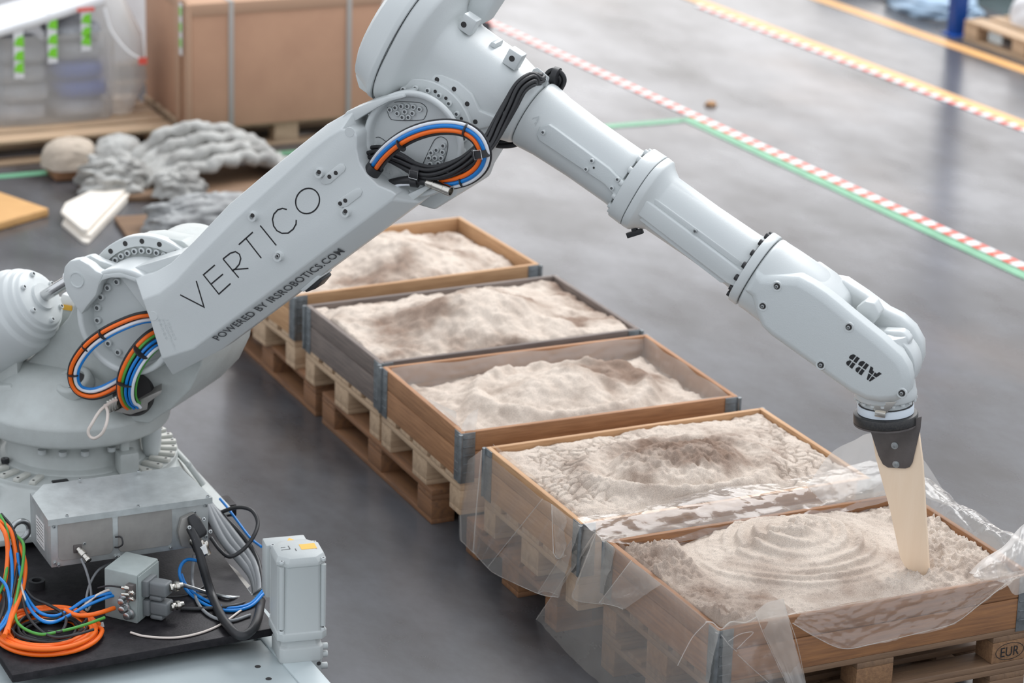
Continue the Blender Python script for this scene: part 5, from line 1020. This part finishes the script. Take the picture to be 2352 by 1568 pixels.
hang('cream', .0045, [(44, 1330, -.22), (62, 1385, -.32), (95, 1422, -.40), (135, 1424, -.43), (180, 1400, -.44), (225, 1365, -.44), (275, 1345, -.43)], 'cream wire sagging between the blue hoses')
hang('black', .0055, [(2, 1180, .01), (28, 1212, -.05), (42, 1260, -.12), (36, 1330, -.22), (22, 1390, -.32), (0, 1440, -.42)], 'long black cable running down the whole bundle beside the terminal box')
hang('black', .0055, [(-6, 1330, -.2), (10, 1375, -.28), (4, 1410, -.35), (-10, 1440, -.4)], 'short black cable showing low in the bundle behind the bowed blue hose')
hang('black', .0055, [(50, 1340, -.22), (75, 1372, -.3), (110, 1388, -.36), (140, 1405, -.41), (152, 1425, -.44), (140, 1450, -.46), (110, 1450, -.45)], 'black cable drooping from the bundle into the coil')
hang('black', .005, [(48, 1350, -.24), (58, 1400, -.34), (80, 1435, -.42), (120, 1462, -.49), (170, 1458, -.5), (215, 1445, -.49)], 'black cable crossing the coil to a white tag')
hang('orange', .0082, [(150, 1400, -.38), (175, 1412, -.41), (205, 1412, -.45), (235, 1405, -.47), (262, 1396, -.475)], 'orange cable running from the coil into the junction box')
hang('black', .0032, [(225, 1350, -.42), (250, 1345, -.46), (285, 1350, -.48), (330, 1362, -.42), (380, 1370, -.36), (430, 1366, -.32), (470, 1345, -.28)], 'thin black wire passing through the junction box latch')
for nm, pts in (('cream', [(300, 1452, -.53), (335, 1461, -.56), (400, 1464, -.58), (460, 1453, -.56), (510, 1432, -.50), (555, 1400, -.42)]),): hang(nm, .0042, pts, 'cream wire lying along the plate edge in front of the junction box')
b = MB(); b.box(PY(229, 1436, -.50), (.03, .002, .018), [np.array([.9, -.3, .3]), np.array([.3, .95, 0]), np.array([-.2, 0, 1])]); o = b.build('cable_tag', 'label'); tag(o, 'small white tag on a black cable by the coil', 'cable tag')
g = 'cables between plugs and drive motor'
def run(mt, r, pts, label): return wcable(mt.replace('greycable', 'grey')+'_cable', pts, r, mt, label, g, PY)
run('greycable', .0075, [(402, 1338, -.40), (430, 1346, -.38), (480, 1362, -.36), (530, 1372, -.36), (575, 1368, -.38), (607, 1350, -.42)], 'braided grey cable from the upper plug to the motor').data.materials[0] = M['steel']
run('black', .0075, [(415, 1397, -.42), (450, 1398, -.41), (490, 1396, -.41), (540, 1390, -.41), (585, 1375, -.43), (607, 1362, -.45)], 'black cable from the lower plug to the motor')
run('blue', .0062, [(455, 1287, -.28), (430, 1285, -.27), (415, 1300, -.28), (414, 1325, -.31), (435, 1362, -.35), (480, 1392, -.40), (530, 1402, -.43), (575, 1392, -.46), (606, 1362, -.48)], 'blue hose looping below the terminal box to the motor')
run('blue', .0062, [(416, 1318, -.29), (428, 1345, -.32), (455, 1368, -.35), (495, 1388, -.39), (530, 1396, -.42), (575, 1386, -.45), (606, 1354, -.47)], 'second blue hose looping below the terminal box to the motor')
run('greycable', .006, [(445, 1275, -.22), (442, 1310, -.25), (442, 1340, -.28), (455, 1385, -.34), (485, 1415, -.42), (530, 1425, -.47), (575, 1412, -.5)], 'thin grey cable dropping behind the black power cable')
for i, (a, mt) in enumerate(((0, 'greycable'), (14, 'greycable'), (28, 'greycable'), (44, 'black'))):
    run(mt, .0155 if i < 3 else .009, [(470+a*.3, 1150+a*.2, .05), (488+a*.8, 1195, -.02), (515+a, 1245-a*.3, -.10), (550+a*.8, 1285-a*.3, -.17), (580+a*.4, 1325-a*.4, -.25), (588+a*.3, 1365-a*.3, -.33), (575+a*.3, 1400-a*.2, -.4)], ['grey corrugated hose nearest the terminal box running to the motor', 'middle grey corrugated hose running to the motor', 'outer grey corrugated hose running to the motor'][i] if i < 3 else 'black cable above the corrugated hoses')
run('blue', .005, [(505, 1145, .1), (522, 1165, .05), (548, 1200, -.02), (575, 1235, -.1), (600, 1255, -.2)], 'thin blue hose on the far side of the corrugated hoses')
run('black', .0075, [(478, 1200, .05), (505, 1178, .02), (545, 1165, -.03), (578, 1172, -.08), (592, 1200, -.13), (582, 1232, -.18), (558, 1262, -.2), (528, 1278, -.2), (505, 1262, -.16), (485, 1235, -.1)], 'black hose standing up in a loop behind the terminal box')
# ================================================================ background
CR = empty('cardboard_crate', (1.42, 6.15, .144), 0, 'large brown cardboard crate strapped with grey bands on a pallet', 'cardboard box')
x0, x1, y0, y1, h = .84, 1.985, 5.70, 6.55, .715
b = MB(); b.box(((x0+x1)/2, (y0+y1)/2, .146+h/2), (x1-x0, y1-y0, h)); b.build('carton', 'card', CR, bevel=.006)
b = MB(); b.box(((x0+x1)/2, (y0+y1)/2, .146+h-.03), (x1-x0+.014, y1-y0+.014, .07)); b.build('carton_lid', 'card_d', CR, bevel=.005)
for x in (1.07, 1.78):
    b = MB(); b.box((x, (y0+y1)/2, .146+h/2+.004), (.03, y1-y0+.02, h+.012)); b.build('strap', 'strap', CR, bevel=.002)
for y in (y0+.03, y0+.2):
    b = MB(); b.box((x0-.012, y, .146+h/2), (.022, .07, h)); b.build('corner_board', 'card_d', CR, bevel=.004)
b = MB(); b.box((x0-.0245, y0+.12, .146+h-.16), (.002, .05, .30)); b.build('label_strip', 'label', CR)
for i in range(3): b = MB(); b.box((x0-.0262, y0+.12, .146+h-.06-i*.09), (.002, .03, .05)); b.build('green_arrow', 'gtape', CR)
pallet((.82, 5.74, 0), 0, 'pal', 'pal', 'pallet under the large cardboard crate')
pallet((-.43, 5.80, 0), 0, 'pal', 'pal', 'pallet under the film-wrapped sacks')
WL = empty('wrapped_load', (.1, 6.3, .144), 0, 'stack of sacks in clear stretch wrap with green arrow tape', 'wrapped goods')
k = 0
for lay in range(6):
    for c in range(2):
        for r_ in range(1 if lay < (4, 5)[c] else 0):
            b = MB(); cx = -.02+c*.34+(.02 if lay % 2 else 0); N = 14; rings = []
            for t in np.linspace(-1, 1, 9):
                s_ = (1-abs(t)**4)**.25 if abs(t) < 1 else .25; rings.append([np.array([cx+t*.165, 6.30+.21*s_*math.copysign(abs(math.cos(a))**.5, math.cos(a)), .146+.06+lay*.112+.058*max(s_, .4)*math.copysign(abs(math.sin(a))**.7, math.sin(a))]) for a in np.linspace(0, 2*math.pi, N, False)])
            b.loft(rings); b.build('sack', 'sackblue' if (c == 1 and lay in (1, 2)) else 'sack', WL, ang=60); k += 1
def wrapring(z, gx, gy, ox=0, e=5, N=72, seed=0):
    o = []
    for a in np.linspace(0, 2*math.pi, N, False):
        c, s_ = math.cos(a), math.sin(a); w = 1+.02*math.sin(a*9+z*20)+.015*math.sin(a*17+z*33); o.append(np.array([.15+ox+gx*w*math.copysign(abs(c)**(2/e), c), 6.30+gy*w*math.copysign(abs(s_)**(2/e), s_), z]))
    return o
b = MB(); b.loft([wrapring(.15, .37, .24), wrapring(.35, .375, .245), wrapring(.6, .38, .25), wrapring(.66, .378, .248)], caps=False); b.build('stretch_wrap', 'wrap', WL, ang=60)
b = MB(); b.loft([wrapring(.16, .10, .2, .40, 2.4), wrapring(.35, .17, .24, .42, 2.4), wrapring(.6, .16, .25, .40, 2.4), wrapring(.86, .10, .2, .34, 2.4), wrapring(.98, .05, .1, .28, 2.4)], caps=False); b.build('loose_wrap', 'wrap', WL, ang=60)
b = MB(); TP = [PY(-40, 98, 6.03), PY(0, 88, 6.03), PY(120, 52, 6.03), PY(238, 14, 6.03), PY(246, 4, 6.04)]; TP = [p+np.array([0, 0, .004]) for p in TP]; b.ext(TP+[p+np.array([0, .52, -.03]) for p in TP[::-1]], [p+np.array([0, 0, .05]) for p in TP]+[p+np.array([0, .52, .03]) for p in TP[::-1]]); b.build('overlit_top', 'bag', WL, bevel=.015, seg=3)  # white sheet added to stand in for the load's overexposed top
for px, ys in ((43, (95, 128, 155)), (120, (55, 90, 120)), (197, (43, 72, 92))):
    for i, yy in enumerate(ys):
        q = PY(px, yy, 6.035); b = MB(); P = [q+np.array([-.028, 0, -.02]), q+np.array([.028, 0, -.035]), q+np.array([.028, 0, .03]), q+np.array([-.01, 0, .02])]
        b.ext(P, [p-np.array([0, .002, 0]) for p in P]); b.build('green_arrow', 'gtape', WL, smooth=False)
    q0_, q1_ = PY(px, ys[0]-25, 6.038), PY(px, ys[-1]+25, 6.038); b = MB(); b.box((q0_+q1_)/2, (.056, .001, abs(q0_[2]-q1_[2]))); b.build('tape', 'bag', WL)
cable('ribbon', [PY(240, 20, 6.0), PY(255, 70, 5.99), PY(290, 115, 5.98), PY(325, 138, 5.98)], .008, 'bag', WL)
b = MB(); b.box(PY(328, 140, 5.97), (.05, .004, .04)); b.build('red_tape_end', 'red', WL); b = MB(); b.box(PY(197, 22, 6.0), (.10, .004, .02)); b.build('red_tape_end', 'red', WL)
# second wrapped load behind
W2 = empty('wrapped_load', (.5, 7.6, 0), 0, 'white film-wrapped stack standing behind the sacks', 'wrapped goods')
b = MB()
def wr2(z, s_, e=4): return [np.array([.62+.62*s_*math.copysign(abs(math.cos(a))**(2/e), math.cos(a))*(1+.02*math.sin(a*7+z*9)), 7.75+.42*s_*math.copysign(abs(math.sin(a))**(2/e), math.sin(a)), z]) for a in np.linspace(0, 2*math.pi, 60, False)]
b.loft([wr2(.15, 1.0), wr2(.5, 1.03), wr2(.9, 1.0), wr2(1.2, .96), wr2(1.32, .8), wr2(1.36, .3)]); b.build('white_wrap', 'bag', W2, ang=60)
pallet((.02, 7.33, 0), 0, 'pal', 'pal', 'pallet under the white film-wrapped stack')
RK = empty('storage_rack', (-.9, 9.6, 0), 0, 'dark storage rack far behind the wrapped sacks', 'rack')
for i, x in enumerate((-1.15, -.5, .15)): b = MB(); b.box((x, 9.6, .9), (.09, .09, 1.8)); b.build('rack_post', 'dark' if i else 'bag', RK, bevel=.006)
for z in (.3, .8, 1.3): b = MB(); b.box((-.5, 9.6, z), (1.4, .7, .06)); b.build('rack_shelf', 'dark', RK, bevel=.006)
for i, x in enumerate((-.9, -.55, -.2)): b = MB(); b.box((x, 9.6, .48+.0*i), (.28, .4, .28)); o = b.build('rack_bin', 'dark', RK, bevel=.02)
# ---- printed concrete shells on boards
def blob(name, c, sx, sy, sz, material, seed, rough=.25, rot=0, nu=56, nv=28, flat=0.0, label=None, cat=None, group=None, holes=0):
    rs = np.random.RandomState(seed); V = []; ca, sa = math.cos(rot), math.sin(rot)
    ph = rs.rand(12)*6
    for j in range(nv+1):
        v = math.pi/2*j/nv
        for i in range(nu):
            u = 2*math.pi*i/nu; n = fbm(np.array([math.cos(u)*2+seed+v]), np.array([math.sin(u)*2+v*3]), 1.6, 4, seed)[0]; R_ = 1+rough*n*2+.05*math.sin(5*u+ph[0])
            x = sx*R_*math.cos(u)*math.cos(v)**.7; y = sy*R_*math.sin(u)*math.cos(v)**.7; z = sz*(1+rough*n)*math.sin(v)**.8
            V.append((c[0]+x*ca-y*sa, c[1]+x*sa+y*ca, c[2]+z))
    F = [(j*nu+i, j*nu+(i+1) % nu, (j+1)*nu+(i+1) % nu, (j+1)*nu+i) for j in range(nv) for i in range(nu)]+[tuple(range(nu-1, -1, -1))]
    o = MB().add(V, F).build(name, material, None, ang=70)
    return tag(o, label, cat, group) if label else o
def slab(name, pts, z0, z1, material, label, cat, edge=None):
    b = MB(); b.ext([np.array([x, y, z0]) for x, y in pts], [np.array([x, y, z1]) for x, y in pts]); return tag(b.build(name, material, None, bevel=.006), label, cat)
slab('chipboard', [(.0, 4.95), (1.2, 4.72), (1.28, 5.25), (.08, 5.48)], 0.001, .035, 'pal_d', 'brown board on the floor under the ribbed concrete shells', 'board')
slab('chipboard', [(-.02, 4.05), (.85, 3.95), (.9, 4.5), (.04, 4.6)], 0.001, .03, 'pal_d', 'brown board on the floor under the pebbly concrete mound', 'board')
# ribbed shell: arched ridges of coarse concrete
SH = empty('concrete_shell', (.75, 5.1, .035), 0, 'ribbed grey concrete shell arching over the brown board', 'concrete form')
for i, (yy, hh, xl, xr) in enumerate(((5.30, .26, .35, 1.15), (5.20, .225, .40, 1.18), (5.08, .19, .42, 1.2), (4.98, .15, .50, 1.2))):
    P = []
    for t in np.linspace(0, 1, 22): P.append(np.array([xl+(xr-xl)*t, yy+.03*math.sin(t*7+i), .06+(hh-.03)*math.sin(math.pi*min(1, t*1.02))**.7*(1-.15*t)+.012*math.sin(t*31+i)]))
    S = spline(P, 2); MB().tube(S, .05, 10, rad=[.036+.007*math.sin(k*.9+i)+.004*math.sin(k*2.3) for k in range(len(S))]).build('shell_rib', 'concrete', SH, ang=70)
b = MB(); nu, nv = 40, 20; V = []
for j in range(nv):
    for i in range(nu):
        t = i/(nu-1); s_ = j/(nv-1); V.append((.33+.86*t, 5.40-.40*s_, .05+(.22-.10*s_)*math.sin(math.pi*t)**.6+.03*vnoise(np.array([t*16.]), np.array([s_*9.]), 4)[0]))
b.add(V, [(j*nu+i, j*nu+i+1, (j+1)*nu+i+1, (j+1)*nu+i) for j in range(nv-1) for i in range(nu-1)]); so = b.build('shell_skin', 'concrete', SH, ang=70); sm = so.modifiers.new('solid', 'SOLIDIFY'); sm.thickness = .03
blob('concrete_lump', (.20, 5.10, .036), .20, .16, .17, 'concrete', 5, .22, label='pale rough concrete lump leaning on the ribbed shell', cat='concrete form')
blob('concrete_lump', (.48, 4.86, .036), .15, .10, .13, 'concrete', 9, .2, label='small rough concrete lump in front of the ribbed shell', cat='concrete form')
blob('concrete_mound', (.42, 4.26, .031), .33, .20, .165, 'concrete_d', 12, .12, label='low pebbly grey concrete mound on its own board', cat='concrete form')
blob('concrete_mound', (.98, 4.35, .001), .20, .16, .12, 'concrete_d', 14, .15, label='pebbly concrete mound half hidden behind the robot arm', cat='concrete form')
blob('rounded_shell', (.07, 5.50, .06), .155, .13, .155, 'shell', 21, .03, label='smooth beige egg-shaped dome beside the wrapped pallet', cat='mould')
blob('rounded_shell', (.33, 5.46, .03), .15, .13, .19, 'concrete', 23, .05, label='grey rounded dome between the beige dome and the ribbed shell', cat='mould')
b = MB(); b.box((.07, 5.50, .032), (.22, .2, .055)); tag(b.build('timber_block', 'pal_l', None, bevel=.005), 'dark timber block under the beige dome', 'timber')
# cream panels stacked askew
for i, (dx_, dy_, z) in enumerate(((-.012, -.055, .001), (.012, -.02, .024), (.0, .0, .047))):
    pts = [PZ(px, py, .06) for px, py in ((140, 488), (150, 468), (315, 388), (325, 398), (200, 530), (188, 528))]
    b = MB(); P = [(p[0]+dx_, p[1]+dy_) for p in pts]; b.ext([np.array([x, y, z]) for x, y in P], [np.array([x, y, z+.02]) for x, y in P])
    tag(b.build('panel_offcut', 'offcut', None, bevel=.004), ('lowest', 'middle', 'top')[i]+' cream panel in the askew stack on the floor', 'panel', 'cream panels stacked askew')
slab('plank', [tuple(PZ(px, py, .05)[:2]) for px, py in ((-120, 430), (0, 438), (112, 476), (0, 508), (-140, 540))], .001, .045, 'plank', 'orange-brown wooden plank lying at the edge of the aisle', 'plank')
# ---- right-hand rack corner
b = MB(); pb = PZ(2200, 84, 0); b.box((pb[0]+.02, pb[1]+.05, 1.5), (.10, .10, 3.0)); b.box((pb[0]+.02, pb[1]+.05, .006), (.16, .16, .012)); tag(b.build('rack_post', 'bluepost', None, bevel=.006), 'blue steel rack post standing on the floor beside a pallet', 'rack post')
pallet((7.56, 5.65, 0), math.pi/2+.06, 'pal', 'pal', 'pale pallet beside the blue rack post carrying white sacks')
BG = blob('white_sack', (7.28, 6.42, .146), .36, .42, .32, 'bag', 31, .05, label='white bulk sack on the pallet beside the blue post', cat='sack')
blob('blue_bundle', (7.05, 7.72, .002), .30, .42, .16, 'bluebag', 33, .1, label='pale blue plastic bundle on the floor behind the blue post', cat='bundle')
slab('bundle_tray', [(6.78, 7.3), (7.4, 7.3), (7.4, 8.2), (6.74, 8.2)], 0.0005, .0018, 'dark', 'dark sheet under the pale blue bundle', 'sheet')
b = MB(); b.box((7.62, 8.1, .15), (.5, .4, .3)); tag(b.build('plastic_crate', 'teal', None, bevel=.02), 'dark green plastic crate behind the blue post', 'crate')
blob('grey_sack', (6.95, 8.75, .002), .28, .3, .22, 'sack', 35, .1, label='grey-brown sack lying beyond the pale blue bundle', cat='sack')
# far items above the elbow
blob('floor_scrap', PZ(1095, 70, 0)+np.array([.0, 0, .001]), .10, .07, .07, 'dark', 41, .2, label='small dark heap on the floor beyond the elbow', cat='scrap')
blob('floor_scrap', PZ(1632, 242, 0)+np.array([0, 0, .001]), .035, .03, .025, 'wood', 43, .2, label='small tan scrap lying alone on the open floor', cat='scrap')
